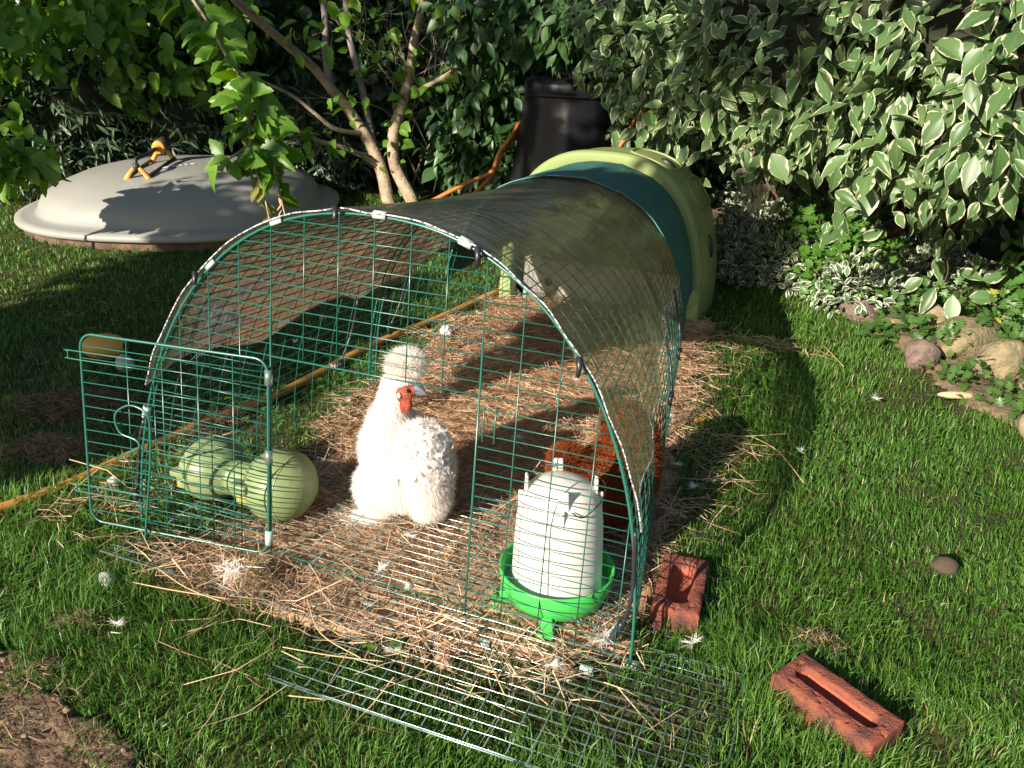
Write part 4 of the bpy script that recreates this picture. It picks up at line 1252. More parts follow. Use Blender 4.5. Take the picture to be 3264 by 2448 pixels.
mb.add(V + np.array((-.435, 1.375, .042)), [F]); tag(mb.build("golf_ball", BALLM, smooth=True), "white dimpled golf ball on the edge of the straw along the left mesh wall", "golf ball")
mb = MB(); chunk(mb, (1.153, .557, .028), (.030, .022, .018), 12); tag(mb.build("clod", mat("dark_clod", (.06, .045, .03), rough=.95)), "small dark clod of earth lying on the right lawn", "clod")
# fallen leaf, dandelion
V, F, A = leaves(T_OVATE, np.array([[.52, 1.02, .035]]), np.array([[.5, .8, .1]]), np.array([[-.2, -.6, .8]]), [.05]); tag(mesh_np("fallen_leaf", V, [F], DEADLEAF), "orange brown fallen leaf on the grass just right of the run", "leaf")
t = thing("dandelion_flower", "tiny yellow flower in the shaded lawn left of the run", "flower", (-.905, 1.30, 0))
n = 40; a = RNG.uniform(0, 2 * PI, n); D = np.stack([np.cos(a), np.sin(a), RNG.uniform(.2, 1, n)], 1)
V, F, A = leaves(T_NARROW, np.tile([[0, 0, .045]], (n, 1)), D, np.tile([[0, 0, 1.]], (n, 1)), np.full(n, .014)); mesh_np("petals", V, [F], PETAL, t)
mb = MB(); mb.tube([(0, 0, 0), (0, 0, .045)], .0015, 5); mb.build("stem", L_GER, t)


# feathers: three shapes, copied
def feather_mesh(seed, n=70, r=.017):
    g = np.random.default_rng(seed); a = g.uniform(-1.1, 1.1, n) + (g.random(n) < .3) * PI
    L = g.uniform(.4, 1.2, n) * r; P = np.zeros((n, 3)); P[:, 0] = g.normal(0, .25, n) * r; P[:, 2] = .003
    D = np.stack([np.cos(a) * L, np.sin(a) * L, g.uniform(.0, .7, n) * L], 1)
    V, q, t_, A = ribbons(P, D * .55, D * .45 + g.normal(size=(n, 3)) * .002, np.full(n, .0009), .7 + .3 * g.random(n))
    me = mesh_np("feather", V, [q, t_], FUR_W, attrs=A)
    return me


FE = [(-0.441, 0.731), (0.053, 0.285 - .06), (0.064, 0.168), (0.067, 0.035), (0.141, 0.009), (0.546, 0.017), (0.025, 1.39), (0.05, 0.744), (0.175, 0.981), (0.23, 1.034), (-0.183, 1.25), (1.0, 1.416), (0.819, 0.963), (0.53, 0.749), (0.203, -0.159), (-0.862, 1.068), (0.454, 1.009), (0.588, 0.65), (0.10, 0.70), (0.393, 0.981), (-.62, .93), (.70, .08), (.33, .80), (.0, 1.05), (.12, 1.15), (-.30, -.30), (.36, .62), (.48, -.08)]
on_straw = "loose white downy feather lying on the straw or mesh of the run"
on_grass = "loose white downy feather lying in the grass outside the run"
base = [feather_mesh(s) for s in (1, 2, 3)]
for i, (x, y) in enumerate(FE):
    o = base[i] if i < 3 else base[i % 3].copy()
    if i >= 3: COL.objects.link(o)
    g_ = inpoly(np.array([x]), np.array([y]), STRAW_POLY)[0]
    o.location = (x, y, .042 if g_ else .034); o.rotation_euler = (rr.uniform(-.2, .2), rr.uniform(-.2, .2), rr.uniform(0, 6.28)); s = rr.uniform(.8, 1.35) * (1.5 if i in (5, 11) else 1); o.scale = (s, s, s)
    tag(o, on_straw if g_ else on_grass, "feather", "feathers on the straw" if g_ else "feathers in the grass")


def hay_clump(c, r, h, n, label, m=DRYG, rot=0.0, asp=1.6, bias=0.0):
    x = RNG.normal(0, r * .5 * asp, n); y = RNG.normal(0, r * .5, n)
    cx = c[0] + x * math.cos(rot) - y * math.sin(rot); cy = c[1] + x * math.sin(rot) + y * math.cos(rot)
    f = np.exp(-(x / (r * asp)) ** 2 - (y / r) ** 2)
    z = .012 + h * f * RNG.random(n) + gz(cx, cy)
    d = RNG.normal(size=(n, 3)); d[:, 2] *= .45; d /= np.linalg.norm(d, axis=1)[:, None]; L = RNG.uniform(.012, .05, n)[:, None]
    V, q, t_, A = ribbons(np.stack([cx, cy, z], 1) - d * L * .5, d * L * .5, (d + RNG.normal(size=(n, 3)) * .5) * L * .5, RNG.uniform(.0009, .0018, n), np.clip(RNG.random(n) * .8 + bias, 0, 1))
    o = mesh_np("hay_clump", V, [q, t_], m, attrs=A)
    return tag(o, label, "dry grass")


hay_clump((-1.14, .37), .14, .06, 2600, "dark mound of dead grass clippings on the shaded lawn at the far left", rot=.5, bias=-.15)
hay_clump((-.97, .16), .10, .055, 1800, "mound of dead grass clippings beside the hose at the near left", rot=.3, bias=.05)
hay_clump((-.74, .45), .09, .035, 1200, "scattered dead grass between hose and mesh beside the open door", rot=1.3, bias=-.1)
hay_clump((-.155, -.075), .055, .060, 1600, "tangled tan tuft of hay and down at the foot of the door opening", rot=1.9, asp=1.2, bias=.3)
hay_clump((-.27, -.125), .04, .03, 700, "flat strip of hay left of the tangled tuft below the door", rot=.2, asp=1.8, bias=.15)
hay_clump((-.40, -.305), .035, .02, 350, "little wisp of dry hay in the near left grass", rot=.4, bias=.1)
hay_clump((.915, .20), .035, .02, 350, "small patch of dry stems in the grass above the near brick", rot=.2, bias=.2)
n = 160; P = np.stack([RNG.normal(-.195, .016, n), RNG.normal(-.085, .012, n), RNG.uniform(.03, .06, n)], 1); D = np.stack([RNG.normal(.0, .012, n), RNG.normal(-.008, .01, n), RNG.normal(-.006, .012, n)], 1)
V, q, t_, A = ribbons(P, D, D, np.full(n, .0022), RNG.random(n) * .35); tag(mesh_np("down_tuft", V, [q, t_], FUR_W, attrs=A), "pinkish white tuft of down caught in the tan hay below the door", "feather")
# long pale straws lying in the grass, each a stalk of its own
ST = [[(-.37, -.19), (-.28, -.185), (-.16, -.155)], [(-.36, -.135), (-.26, -.165), (-.17, -.17)], [(.02, -.235), (.11, -.215), (.20, -.19)], [(.02, -.24), (.07, -.245)], [(.36, -.10), (.43, -.18)], [(-.02, -.10), (.06, -.175), (.16, -.20)], [(.45, .98), (.62, .97), (.78, 1.06)], [(.68, 1.0), (.76, .94), (.84, .78)], [(.82, 1.85), (.90, 1.66)], [(.10, -.33), (.16, -.31)]]
for P in ST:
    mb = MB(); mb.tube(smooth_path([(x, y, .034 + .008 * rr.random()) for x, y in P], 5), .0013, 5)
    tag(mb.build("straw_stalk", mat("pale_stalk", (.46, .33, .17), rough=.5)) if "pale_stalk" not in MATS else mb.build("straw_stalk", MATS["pale_stalk"]), "long pale loose straw stalk lying across the grass outside the run", "straw stalk", "loose straw stalks in the grass")

# ------------------------------------------------------------------ border stones
SL = [((.935, 2.30), (.075, .055, .05), STONED, "half hidden dull brown stone at the lawn edge by the white edged ground cover"),
      ((1.144, 1.86), (.060, .055, .055), STONED, "rounded purplish brown cobble at the edge of the lawn with a weed before it"),
      ((1.385, 1.89), (.095, .075, .085), STONEM, "big rounded ochre boulder at the right of the border"),
      ((1.30, 2.11), (.17, .10, .075), STONEM, "long flat sandy stone lying behind the ochre boulder"),
      ((1.47, 1.70), (.07, .055, .04), STONEM, "low grey tan stone at the right frame edge beside the ochre boulder"),
      ((1.20, 2.33), (.065, .05, .055), STONEM, "small upright tan stone behind the purplish cobble"),
      ((1.36, 2.80), (.075, .05, .035), STONED, "flat brown stone deep in the border under the big variegated leaves"),
      ((1.06, 2.20), (.055, .045, .03), STONEM, "little sandy stone between the cobble and the ground cover"),
      ((1.44, 1.40), (.05, .045, .05), STONEM, "pale stone half buried in grass at the right frame edge"),
      ((1.235, 1.60), (.055, .014, .012), mat("pale_wood", (.52, .42, .24), rough=.8, col2=(.42, .32, .18), nscale=30), "pale splinter of wood lying on the border soil below the ochre boulder")]
for i, (c, s, m_, lab_) in enumerate(SL):
    bm = bmesh.new(); bmesh.ops.create_icosphere(bm, subdivisions=4, radius=1); V = np.array([v.co[:] for v in bm.verts]); F = np.array([[v.index for v in f.verts] for f in bm.faces]); bm.free()
    d = V.copy(); nz = .78 + .10 * np.abs(vnoise(d[:, 0] * 3 + i * 3, d[:, 1] * 3 + d[:, 2] * 2, 90 + i) - .5) + .36 * vnoise(d[:, 0] * 1.3 + i * 5, d[:, 1] * 1.3 + d[:, 2] * .9 + 3, 40 + i) + .05 * vnoise(d[:, 0] * 6 + i, d[:, 1] * 6 + d[:, 2] * 4, 60 + i)
    V = V * nz[:, None] * np.array(s); a = i * 1.3; ca, sa = math.cos(a * .3), math.sin(a * .3)
    V = np.stack([V[:, 0] * ca - V[:, 1] * sa, V[:, 0] * sa + V[:, 1] * ca, V[:, 2]], 1)
    o = mesh_np("stone" if i < 9 else "wood_splinter", V, [F], m_, smooth=True); o.location = (c[0], c[1], s[2] * .55 + .012)
    tag(o, lab_, "stone" if i < 9 else "wood")

# ------------------------------------------------------------------ trees and shrubs
DOG = [(-0.31, 2.88, 1.07, 0.26), (-0.01, 2.71, 0.97, 0.3), (-0.04, 2.66, 0.80, 0.2), (0.3, 2.52, 1.06, 0.33), (0.27, 2.52, 0.82, 0.24), (0.44, 2.48, 0.68, 0.2), (0.6, 2.25, 0.98, 0.33), (0.67, 2.17, 0.78, 0.25), (0.59, 2.34, 0.66, 0.14), (0.83, 2.08, 0.70, 0.17), (0.9, 2.16, 1.05, 0.38), (0.91, 1.93, 0.79, 0.28), (1.06, 1.95, 0.71, 0.18), (1.1, 1.91, 1.09, 0.38), (1.18, 1.79, 0.88, 0.26), (1.22, 1.80, 0.74, 0.15), (1.29, 1.82, 0.98, 0.38), (1.41, 1.90, 0.78, 0.24), (0.01, 2.92, 1.41, 0.4), (0.6, 2.56, 1.38, 0.4), (1.04, 2.27, 1.4, 0.4), (0.23, 3.31, 0.8, 0.5), (0.87, 3.07, 0.77, 0.5), (1.38, 2.81, 0.77, 0.5), (-0.34, 3.66, 1.03, 0.45), (0.02, 2.77, 0.62, 0.12), (1.75, 2.2, .9, .45), (1.9, 2.7, .6, .5)]
IVY = [(-5.0, 3.11, 1.23, 0.5), (-4.9, 2.9, 0.7, 0.5), (-4.81, 2.72, 0.23, 0.5), (-4.46, 3.32, 1.24, 0.5), (-4.37, 3.12, 0.72, 0.5), (-4.28, 2.93, 0.25, 0.5), (-3.93, 3.54, 1.26, 0.5), (-3.84, 3.43, 0.73, 0.5), (-3.75, 3.44, 0.26, 0.5), (-3.4, 3.75, 1.27, 0.5), (-3.31, 3.74, 0.75, 0.5), (-3.22, 3.76, 0.28, 0.5), (-2.87, 3.97, 1.28, 0.5), (-2.77, 3.96, 0.76, 0.5), (-2.69, 3.97, 0.29, 0.5), (-2.34, 4.28, 1.3, 0.5), (-2.24, 4.27, 0.77, 0.5), (-2.15, 4.29, 0.3, 0.5), (-1.81, 4.49, 1.31, 0.5), (-1.71, 4.49, 0.79, 0.5), (-1.62, 4.4, 0.32, 0.5), (-1.28, 4.61, 1.33, 0.5), (-1.18, 4.5, 0.8, 0.5), (-1.09, 4.41, 0.33, 0.5), (-0.74, 4.82, 1.34, 0.5), (-0.65, 4.61, 0.82, 0.5), (-0.56, 4.53, 0.35, 0.5), (-.1, 4.7, .5, .6), (-.1, 4.8, 1.2, .5), (.5, 4.6, .6, .6), (.5, 4.7, 1.3, .5), (1.1, 4.3, .6, .6), (1.2, 4.3, 1.3, .6), (1.9, 3.9, .6, .7), (2.0, 3.7, 1.3, .6)]
CLIMB = [(-1.18, 3.46, 1.05, 0.3), (-0.81, 3.40, 1.13, 0.28), (-0.51, 3.31, 1.05, 0.24), (-0.34, 3.16, 0.90, 0.16), (-0.79, 3.85, 1.0, 0.22), (-1.26, 3.72, 0.7, 0.3), (-1.36, 3.68, 0.42, 0.27), (-1.47, 3.77, 0.25, 0.25), (-1.21, 3.67, 0.22, 0.2), (-0.41, 3.41, 1.12, 0.28), (-1.05, 3.85, .45, .3), (-1.5, 3.9, .12, .2), (-.25, 3.75, .5, .35)]
HIB = [(-3.53, 2.19, 0.99, 0.38), (-3.35, 2.39, 0.95, 0.38), (-3.12, 2.65, 1.0, 0.42), (-2.87, 2.89, 0.98, 0.42), (-3.47, 2.69, 0.75, 0.32), (-3.09, 2.83, 0.73, 0.28), (-2.84, 2.92, 0.72, 0.21), (-2.58, 3.01, 1.01, 0.25), (-3.33, 2.89, 1.38, 0.51), (-2.94, 3.36, 1.41, 0.51), (-3.45, 2.2, 0.63, 0.2)]
HIB2 = [(-1.95, 3.0, 0.99, 0.2), (-1.88, 3.15, 0.62, 0.15), (-2.05, 3.12, 0.36, 0.14), (-1.75, 3.35, .95, .18), (-1.82, 3.19, 1.32, 0.25), (-1.36, 3.26, 1.32, 0.25), (-2.5, 2.9, .7, .18)]
NAR = [(-3.35, 2.59, 0.58, 0.38), (-2.97, 2.98, 0.45, 0.33), (-2.73, 3.30, 0.42, 0.30), (-3.52, 2.50, 0.32, 0.33), (-3.28, 2.72, 0.26, 0.25), (-2.40, 3.45, 0.42, 0.3), (-3.76, 2.19, 0.49, 0.4), (-2.2, 3.55, .25, .25), (-3.0, 3.1, .8, .3)]


def stems(paths, r0, r1, m, name, parent):
    mb = MB()
    for P in paths:
        Q = smooth_path(P, 5); mb.tube(Q, np.linspace(r0, r1, len(Q)), 7)
    return mb.build(name, m, parent, smooth=True)


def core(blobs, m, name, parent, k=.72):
    """near-black filler inside a hedge; interior shade put into its colour"""
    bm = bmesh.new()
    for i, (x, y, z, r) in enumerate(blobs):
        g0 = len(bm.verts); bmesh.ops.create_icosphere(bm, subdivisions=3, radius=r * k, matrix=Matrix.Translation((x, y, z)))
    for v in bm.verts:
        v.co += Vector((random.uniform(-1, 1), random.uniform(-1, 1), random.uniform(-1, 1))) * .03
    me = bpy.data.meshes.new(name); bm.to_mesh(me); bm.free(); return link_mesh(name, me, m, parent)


# hibiscus: two bare lower trunks, lit limbs and limbs with shade put into their bark colour, lobed leaves
TR2 = [(-1.64, 3.42, -0.05), (-1.658, 3.40, 0.034), (-1.757, 3.416, 0.183), (-1.774, 3.402, 0.293), (-1.767, 3.411, 0.432), (-1.72, 3.434, 0.567), (-1.691, 3.475, 0.756), (-1.67, 3.506, 0.928), (-1.639, 3.515, 1.047), (-1.611, 3.577, 1.281), (-1.5, 3.6, 1.7)]
TR2b = [(-1.692, 3.451, 0.623), (-1.424, 3.464, 0.759), (-1.271, 3.477, 0.909), (-1.157, 3.472, 1.052), (-1.089, 3.446, 1.191), (-1.0, 3.4, 1.4)]
TR1 = [(-1.74, 3.34, -0.05), (-1.776, 3.335, 0.01), (-1.842, 3.381, 0.181), (-1.913, 3.372, 0.346), (-2.04, 3.353, 0.536), (-2.096, 3.269, 0.653), (-2.148, 3.185, 0.767), (-2.173, 2.903, 0.935), (-2.176, 2.623, 1.09), (-2.2, 2.3, 1.3)]
TR1b = [(-1.889, 3.369, 0.318), (-2.01, 3.496, 0.566), (-2.078, 3.549, 0.734), (-2.152, 3.594, 0.892), (-2.209, 3.656, 1.071), (-2.263, 3.733, 1.281), (-2.3, 3.8, 1.6)]
TR1c = [(-2.104, 3.29, 0.627), (-2.214, 3.414, 0.81), (-2.254, 3.487, 0.998), (-2.302, 3.55, 1.174), (-2.35, 3.6, 1.5)]
TR1d = [(-1.943, 3.367, 0.4), (-2.029, 3.194, 0.437), (-2.105, 3.093, 0.534), (-2.203, 2.989, 0.644), (-2.3, 2.6, .8)]
TR1e = [(-1.848, 3.379, 0.203), (-1.95, 3.228, 0.318), (-2.079, 3.037, 0.394), (-2.141, 2.88, 0.485), (-2.25, 2.5, .62)]
H0 = [(-2.15, 2.70, 1.05), (-2.08, 2.3, 1.17), (-1.994, 2.032, 1.177)]
H1 = [(-1.994, 2.032, 1.177), (-1.873, 1.928, 1.105), (-1.759, 1.873, 1.016), (-1.656, 1.813, 0.929), (-1.566, 1.758, 0.861), (-1.471, 1.706, 0.797), (-1.415, 1.69, 0.716), (-1.371, 1.675, 0.646), (-1.33, 1.647, 0.554), (-1.287, 1.612, 0.443), (-1.234, 1.575, 0.319)]
H2 = [(-1.471, 1.706, 0.797), (-1.429, 1.645, 0.682), (-1.402, 1.613, 0.591), (-1.359, 1.581, 0.486), (-1.322, 1.563, 0.417), (-1.279, 1.531, 0.312)]
H3 = [(-1.402, 1.613, 0.591), (-1.427, 1.567, 0.563), (-1.45, 1.524, 0.54), (-1.472, 1.507, 0.523)]
hib = thing("hibiscus_tree", "multi stemmed leafy tree with pale trunks and lobed leaves hanging over the grey dome", "tree", (-1.75, 3.38, 0))
def under(o, p):
    o.parent = p; o.location = -Vector(p.location); return o
under(stems([TR2], .046, .016, BARK, "trunk", None), hib)
under(stems([TR1], .044, .018, BARK, "trunk", None), hib)
under(stems([TR1b, TR1c], .026, .014, BARK_SHADE, "limb", None), hib)
under(stems([TR2b, TR1d, TR1e], .016, .007, BARK, "limb", None), hib)
under(stems([H0, H1, H2, H3], .0075, .0028, BARK, "hanging_branch", None), hib)
pl_ = [path_leaves(H1[1:-1], .010, T_LOBED, .100, .06), path_leaves(H2[:-2], .010, T_LOBED, .095, .055), path_leaves(H3, .010, T_LOBED, .085, .035), path_leaves(TR2[3:8], .016, T_LOBED, .075, .07), path_leaves(TR2[1:4], .05, T_LOBED, .05, .05), path_leaves(TR2b, .016, T_LOBED, .075, .06), path_leaves(TR1e, .05, T_LOBED, .065, .05), path_leaves(TR1b[2:], .05, T_LOBED, .07, .06),
       blob_leaves(HIB, 125, T_LOBED, .088, droop=.8, up=.5, inner=.6, wild=.6), blob_leaves(HIB2, 70, T_LOBED, .070, droop=.6, inner=.8, wild=.6)]
under(leaf_obj("leaves", merge(*pl_), L_HIB), hib)
big = leaves(T_LOBED, np.array([(-1.475, 1.505, .520), (-1.46, 1.52, .56), (-1.44, 1.54, .57), (-1.44, 1.53, .52)]), np.array([(-.45, -.2, -.7), (-.6, -.1, .5), (.3, -.3, .6), (.5, -.2, -.7)]), np.array([(-.2, -.8, .4)] * 4), [.12, .085, .08, .07], np.array([.95, .3, .6, .5]))
under(leaf_obj("large_leaf", big, L_HIB), hib)
under(leaf_obj("wilted_leaves", merge(path_leaves(H2[-3:], .020, T_LOBED, .060, .02, droop=2.5), path_leaves(H2[1:3], .05, T_LOBED, .065, .02, droop=2.5)), L_WILT), hib)
under(leaf_obj("dry_tip", path_leaves(H1[-3:], .022, T_NARROW, .035, .008, droop=2), mat("withered_brown", (.48, .27, .14), rough=.8)), hib)

low = thing("hibiscus_branch", "low leafy branch with sunlit lobed leaves reaching in at the left frame edge", "shrub", (-2.6, 1.3, 0))
P1 = [(-2.75, 1.05, 0), (-2.68, 1.2, .25), (-2.55, 1.36, .45), (-2.36, 1.45, .50)]
under(stems([P1, [(-2.6, 1.3, .38), (-2.5, 1.4, .40), (-2.42, 1.43, .42)]], .008, .003, BARK, "stem", None), low)
LOWL = [(-2.5, 1.41, 0.52, 0.09), (-2.41, 1.44, 0.5, 0.08), (-2.51, 1.42, 0.42, 0.08), (-2.34, 1.46, 0.49, 0.05), (-2.56, 1.29, 0.5, 0.13)]
under(leaf_obj("leaves", blob_leaves(LOWL, 380, T_LOBED, .080, inner=.6), L_HIB), low)

nar = thing("narrow_leaved_shrub", "dark shrub with clusters of narrow leaves in shade behind the grey dome", "shrub", (-3.0, 2.8, 0))
under(leaf_obj("foliage", blob_leaves(NAR, 650, T_NARROW, .075, droop=.15, up=.5, inner=.35), L_NAR), nar)
under(core(NAR, mat("shade_fill", (.02, .025, .012), rough=.95), "shade_core", None, .62), nar)
ivy = thing("ivy_hedge", "dense dark ivy hedge closing the garden across the back", "hedge", (-1.5, 4.4, 0))
under(leaf_obj("foliage", blob_leaves(IVY, 330, T_ROUND, .075, droop=.5, up=.3, inner=.3, back=.1), L_IVY), ivy)
under(core(IVY, MATS["shade_fill"], "shade_core", None, .80), ivy)
cli = thing("elder_shrub", "dark green pointed leaved shrub arching over the left of the compost bin", "shrub", (-1.0, 3.6, 0))
under(leaf_obj("foliage", blob_leaves(CLIMB, 330, T_OVATE, .088, droop=.7, up=.45, inner=.6), L_CLI), cli)
under(stems([[(-1.1, 3.9, 0), (-1.15, 3.8, .5), (-1.1, 3.5, 1.0)], [(-1.1, 3.9, 0), (-.9, 3.9, .6), (-.6, 3.5, .95), (-.4, 3.3, .9)]], .014, .005, STEMM, "stem", None), cli)

# bare pale twigs behind the tree
tw = thing("bare_twig_shrub", "leafless pale twiggy shrub behind the tree at the top of the view", "shrub", (-1.9, 3.9, 0))
mb = MB(); rt = random.Random(5)
def twig(p, d, L, r, depth):
    q = [np.array(p)]
    for k in range(4):
        d = d + np.array([rt.gauss(0, .18), rt.gauss(0, .14), rt.gauss(0, .15)]); d = d / np.linalg.norm(d); q.append(q[-1] + d * L / 4)
    mb.tube(q, np.linspace(r, r * .55, 5), 5, cap=False)
    if depth > 0:
        for k in range(rt.randint(2, 4)):
            e = d + np.array([rt.gauss(0, .55), rt.gauss(0, .35), rt.gauss(0, .5)]); twig(q[rt.randint(1, 4)], e / np.linalg.norm(e), L * rt.uniform(.5, .75), r * .55, depth - 1)
for k in range(7):
    twig((-1.95 + rt.uniform(-.3, .35), 3.92, .0), np.array([rt.gauss(0, .22), -.05, 1.0]), rt.uniform(.75, 1.0), .007, 3)
under(mb.build("twigs", TWIGM, None), tw)

# variegated dogwood
dog = thing("variegated_dogwood", "large dogwood shrub with cream edged green leaves filling the right of the view", "shrub", (0.9, 2.9, 0))
dl = blob_leaves(DOG, 420, T_OVATE, .073, droop=.6, up=.6, inner=.8, lump=.55, sizevar=.36, wild=.7, back=.25, facing=(-.15, -1, .45))
sprig_p = []; 
under(leaf_obj("foliage", dl, L_DOG), dog)
under(leaf_obj('withered_leaves', blob_leaves([(.46, 2.36, .60, .07), (.48, 2.34, .52, .07), (.47, 2.35, .45, .06)], 1500, T_OVATE, .040, droop=1.4, inner=.7), leaf_mat('withered_leaf', (.20, .19, .11), (.34, .30, .20), margin=(.5, .45, .33), width=.7)), dog)
under(core([b for b in DOG if b[3] > .3], MATS["shade_fill"], "shade_core", None, .50), dog)
rs = random.Random(3); ps = []
for x, y, z, r in DOG[:20]:
    ps.append([(0.9 + rs.uniform(-.35, .35), 3.0 + rs.uniform(-.1, .3), 0), ((x + .9) / 2 + rs.uniform(-.1, .1), (y + 3.1) / 2, z * .55), (x, y, z)])
under(stems(ps, .011, .004, mat("red_stem", (.16, .06, .035), rough=.7), "stems", None), dog)
lo_ = thing("dogwood_shoot", "low dogwood shoot with large cream edged leaves over the right border", "shrub", (1.2, 2.35, 0))
Pq = np.array([(1.18, 2.52, .24), (1.25, 2.40, .22), (1.18, 2.30, .17), (1.24, 2.26, .16), (1.30, 2.30, .15), (1.14, 2.42, .17), (1.08, 2.40, .20), (1.34, 2.38, .20)])
Dq = np.array([(.2, -.3, -.6), (.8, -.1, -.1), (-.3, -.4, -.8), (.1, -.3, -.7), (.9, 0, .1), (-.7, -.2, -.6), (-.6, -.2, -.3), (.7, .1, .3)])
under(leaf_obj("leaves", leaves(T_OVATE, Pq, Dq, np.array([(-.2, -.7, .6)] * 8) + RNG.normal(size=(8, 3)) * .15, [.105, .11, .12, .115, .10, .10, .09, .09]), L_DOG), lo_)
under(stems([[(1.2, 2.75, 0), (1.2, 2.6, .24), (1.22, 2.4, .22), (1.2, 2.3, .17)]], .004, .002, STEMM, "stem", None), lo_)

# unseen tree behind the viewer; crown clumps placed along sun rays to shade the scene
def sunpt(s, h, tau=-2.5, ds=0.0):
    return (s * .954 + tau * .30, -s * .30 + tau * .954, h)
SHD = [(-1.05, 1.24, .20), (-1.40, 1.30, .29), (-1.80, 1.36, .31), (-2.20, 1.46, .28), (-2.48, 1.58, .22), (-1.12, 1.52, .16), (-1.42, 1.62, .17), (-1.75, 1.66, .16), (-.98, 1.13, .10), (-2.0, 1.75, .15), (-2.1, 1.2, .2), (-1.7, 1.15, .12)]
SHD += [(-1.2, 1.07, .12), (-.96, 1.05, .07), (-1.5, 1.05, .14), (-3.0, 2.42, .16), (-2.78, 2.92, .2), (-.42, 2.30, .11), (-.23, 2.40, .12), (-.28, 2.24, .11), (-.33, 2.52, .13), (-.50, 2.34, .06), (-3.4, 2.72, .28), (-3.85, 2.75, .3), (-3.05, 2.85, .2), (-1.78, 2.82, .17), (-2.02, 2.78, .10)]
SPA = [(-2.66, 1.90, .24), (-2.42, 1.85, .2), (-2.6, 1.75, .15), (-2.30, 2.66, .18), (-3.2, 2.9, .34), (-1.7, 2.72, .22), (-2.9, 3.4, .4), (-2.0, 3.5, .36), (-1.3, 3.3, .34), (-1.5, 2.38, .13), (-3.6, 2.4, .28), (-.5, 2.95, .28), (-.95, 2.9, .24), (-.13, 2.10, .13), (-.1, 3.1, .28), (-2.3, 3.0, .25), (-1.9, 3.1, .2), (-3.6, 3.4, .4), (-.35, 3.3, .3), (.35, 3.3, .18)]
shd = thing("unseen_shade_tree", "unseen leafy tree behind the viewer, crown shaped to cast shade over the scene", "tree", sunpt(-1.75, 0))
b1_ = [(*sunpt(s, h, -2.5 + .1 * math.sin(i * 2.1)), r) for i, (s, h, r) in enumerate(SHD)]; b2_ = [(*sunpt(s, h, -2.5 + .2 * math.sin(i * 1.3)), r) for i, (s, h, r) in enumerate(SPA)]
under(leaf_obj("crown", merge(blob_leaves(b1_, 620, T_OVATE, .085, back=1, inner=.9), blob_leaves(b2_, 230, T_OVATE, .085, back=1, inner=.9)), L_CLI), shd)
base_ = sunpt(-1.75, -.05); top_ = sunpt(-1.8, 1.9)
under(stems([[base_, sunpt(-1.72, .6), sunpt(-1.8, 1.2), top_, sunpt(-1.9, 2.9)]], .07, .03, BARK, "trunk", None), shd)
under(stems([[sunpt(-1.78, 1.0), sunpt(-1.4, 1.3), sunpt(-1.05, 1.25)], [sunpt(-1.8, 1.2), sunpt(-2.2, 1.5), sunpt(-2.65, 1.9), sunpt(-3.2, 2.9)], [sunpt(-1.82, 1.8), sunpt(-1.6, 2.5), sunpt(-1.2, 3.2), sunpt(-.5, 3.0), sunpt(-.05, 3.2)], [sunpt(-1.3, 3.1), sunpt(-.6, 2.7), sunpt(-.30, 2.14)], [sunpt(-1.9, 2.4), sunpt(-2.4, 2.7), sunpt(-2.9, 3.3), sunpt(-3.6, 3.4)]], .025, .008, BARK, "limb", None), shd)

# low planting of the right border
EU = [(x, y, .06 + .05 * rs.random(), .15) for x, y in [(.36, 2.72), (.48, 2.62), (.60, 2.62), (.72, 2.58), (.84, 2.46), (.95, 2.50), (.40, 2.9), (.55, 2.85), (.72, 2.8), (.9, 2.72), (1.04, 2.62), (1.16, 2.74), (.45, 3.1), (.62, 3.1), (.8, 3.05), (1.0, 2.95), (1.2, 2.95), (1.34, 2.72), (.9, 2.38)]] + [(.42, 3.2, .18, .2), (.62, 3.3, .2, .2), (.85, 3.3, .2, .2), (.45, 2.95, .2, .12)]
eu = thing("silver_euonymus", "carpet of small white edged leaves spreading under the dogwood", "ground cover", (.7, 2.7, 0))
under(leaf_obj("foliage", blob_leaves(EU, 1900, T_SMALL, .036, droop=-.1, up=.9, inner=.4, back=.1), L_EUO), eu)
ge = thing("cut_leaved_plant", "bright green bushy plant with small cut leaves between dogwood and white edged carpet", "plant", (.80, 2.75, 0))
under(leaf_obj("foliage", blob_leaves([(.72, 2.52, .24, .12), (.86, 2.50, .25, .12), (.79, 2.42, .15, .11), (.93, 2.40, .14, .09), (.68, 2.65, .32, .12), (.86, 2.62, .34, .12), (.98, 2.5, .22, .09)], 900, T_CUT, .042, droop=.0, up=.8, inner=.5, back=.15), L_GER), ge)
under(stems([[(.8, 2.6, 0), (.74, 2.55, .2), (.72, 2.5, .34)], [(.82, 2.6, 0), (.88, 2.54, .2), (.9, 2.5, .33)]], .003, .0015, STEMM, "stem", None), ge)
ne = thing("nettle_plant", "upright nettle with toothed leaves at the right frame edge", "plant", (1.50, 2.42, 0))
pts = []
for sx, sy, hh_ in ((0, 0, .42), (.08, .05, .38), (-.07, .06, .34), (.15, -.03, .36), (.2, .1, .46), (-.02, -.08, .30)):
    for lv in range(7):
        z = hh_ * (.3 + .7 * lv / 6)
        for a in (0, PI): pts.append((1.50 + sx, 2.42 + sy, z, a + lv * PI / 2 + sx * 9, .085 * (1.1 - .5 * lv / 6)))
pts = np.array(pts); Dn = np.stack([np.cos(pts[:, 3]), np.sin(pts[:, 3]), np.full(len(pts), -.25)], 1)
under(leaf_obj("leaves", leaves(T_NETTLE, pts[:, :3], Dn, np.tile([[-.1, -.4, .9]], (len(pts), 1)), pts[:, 4]), L_NET), ne)
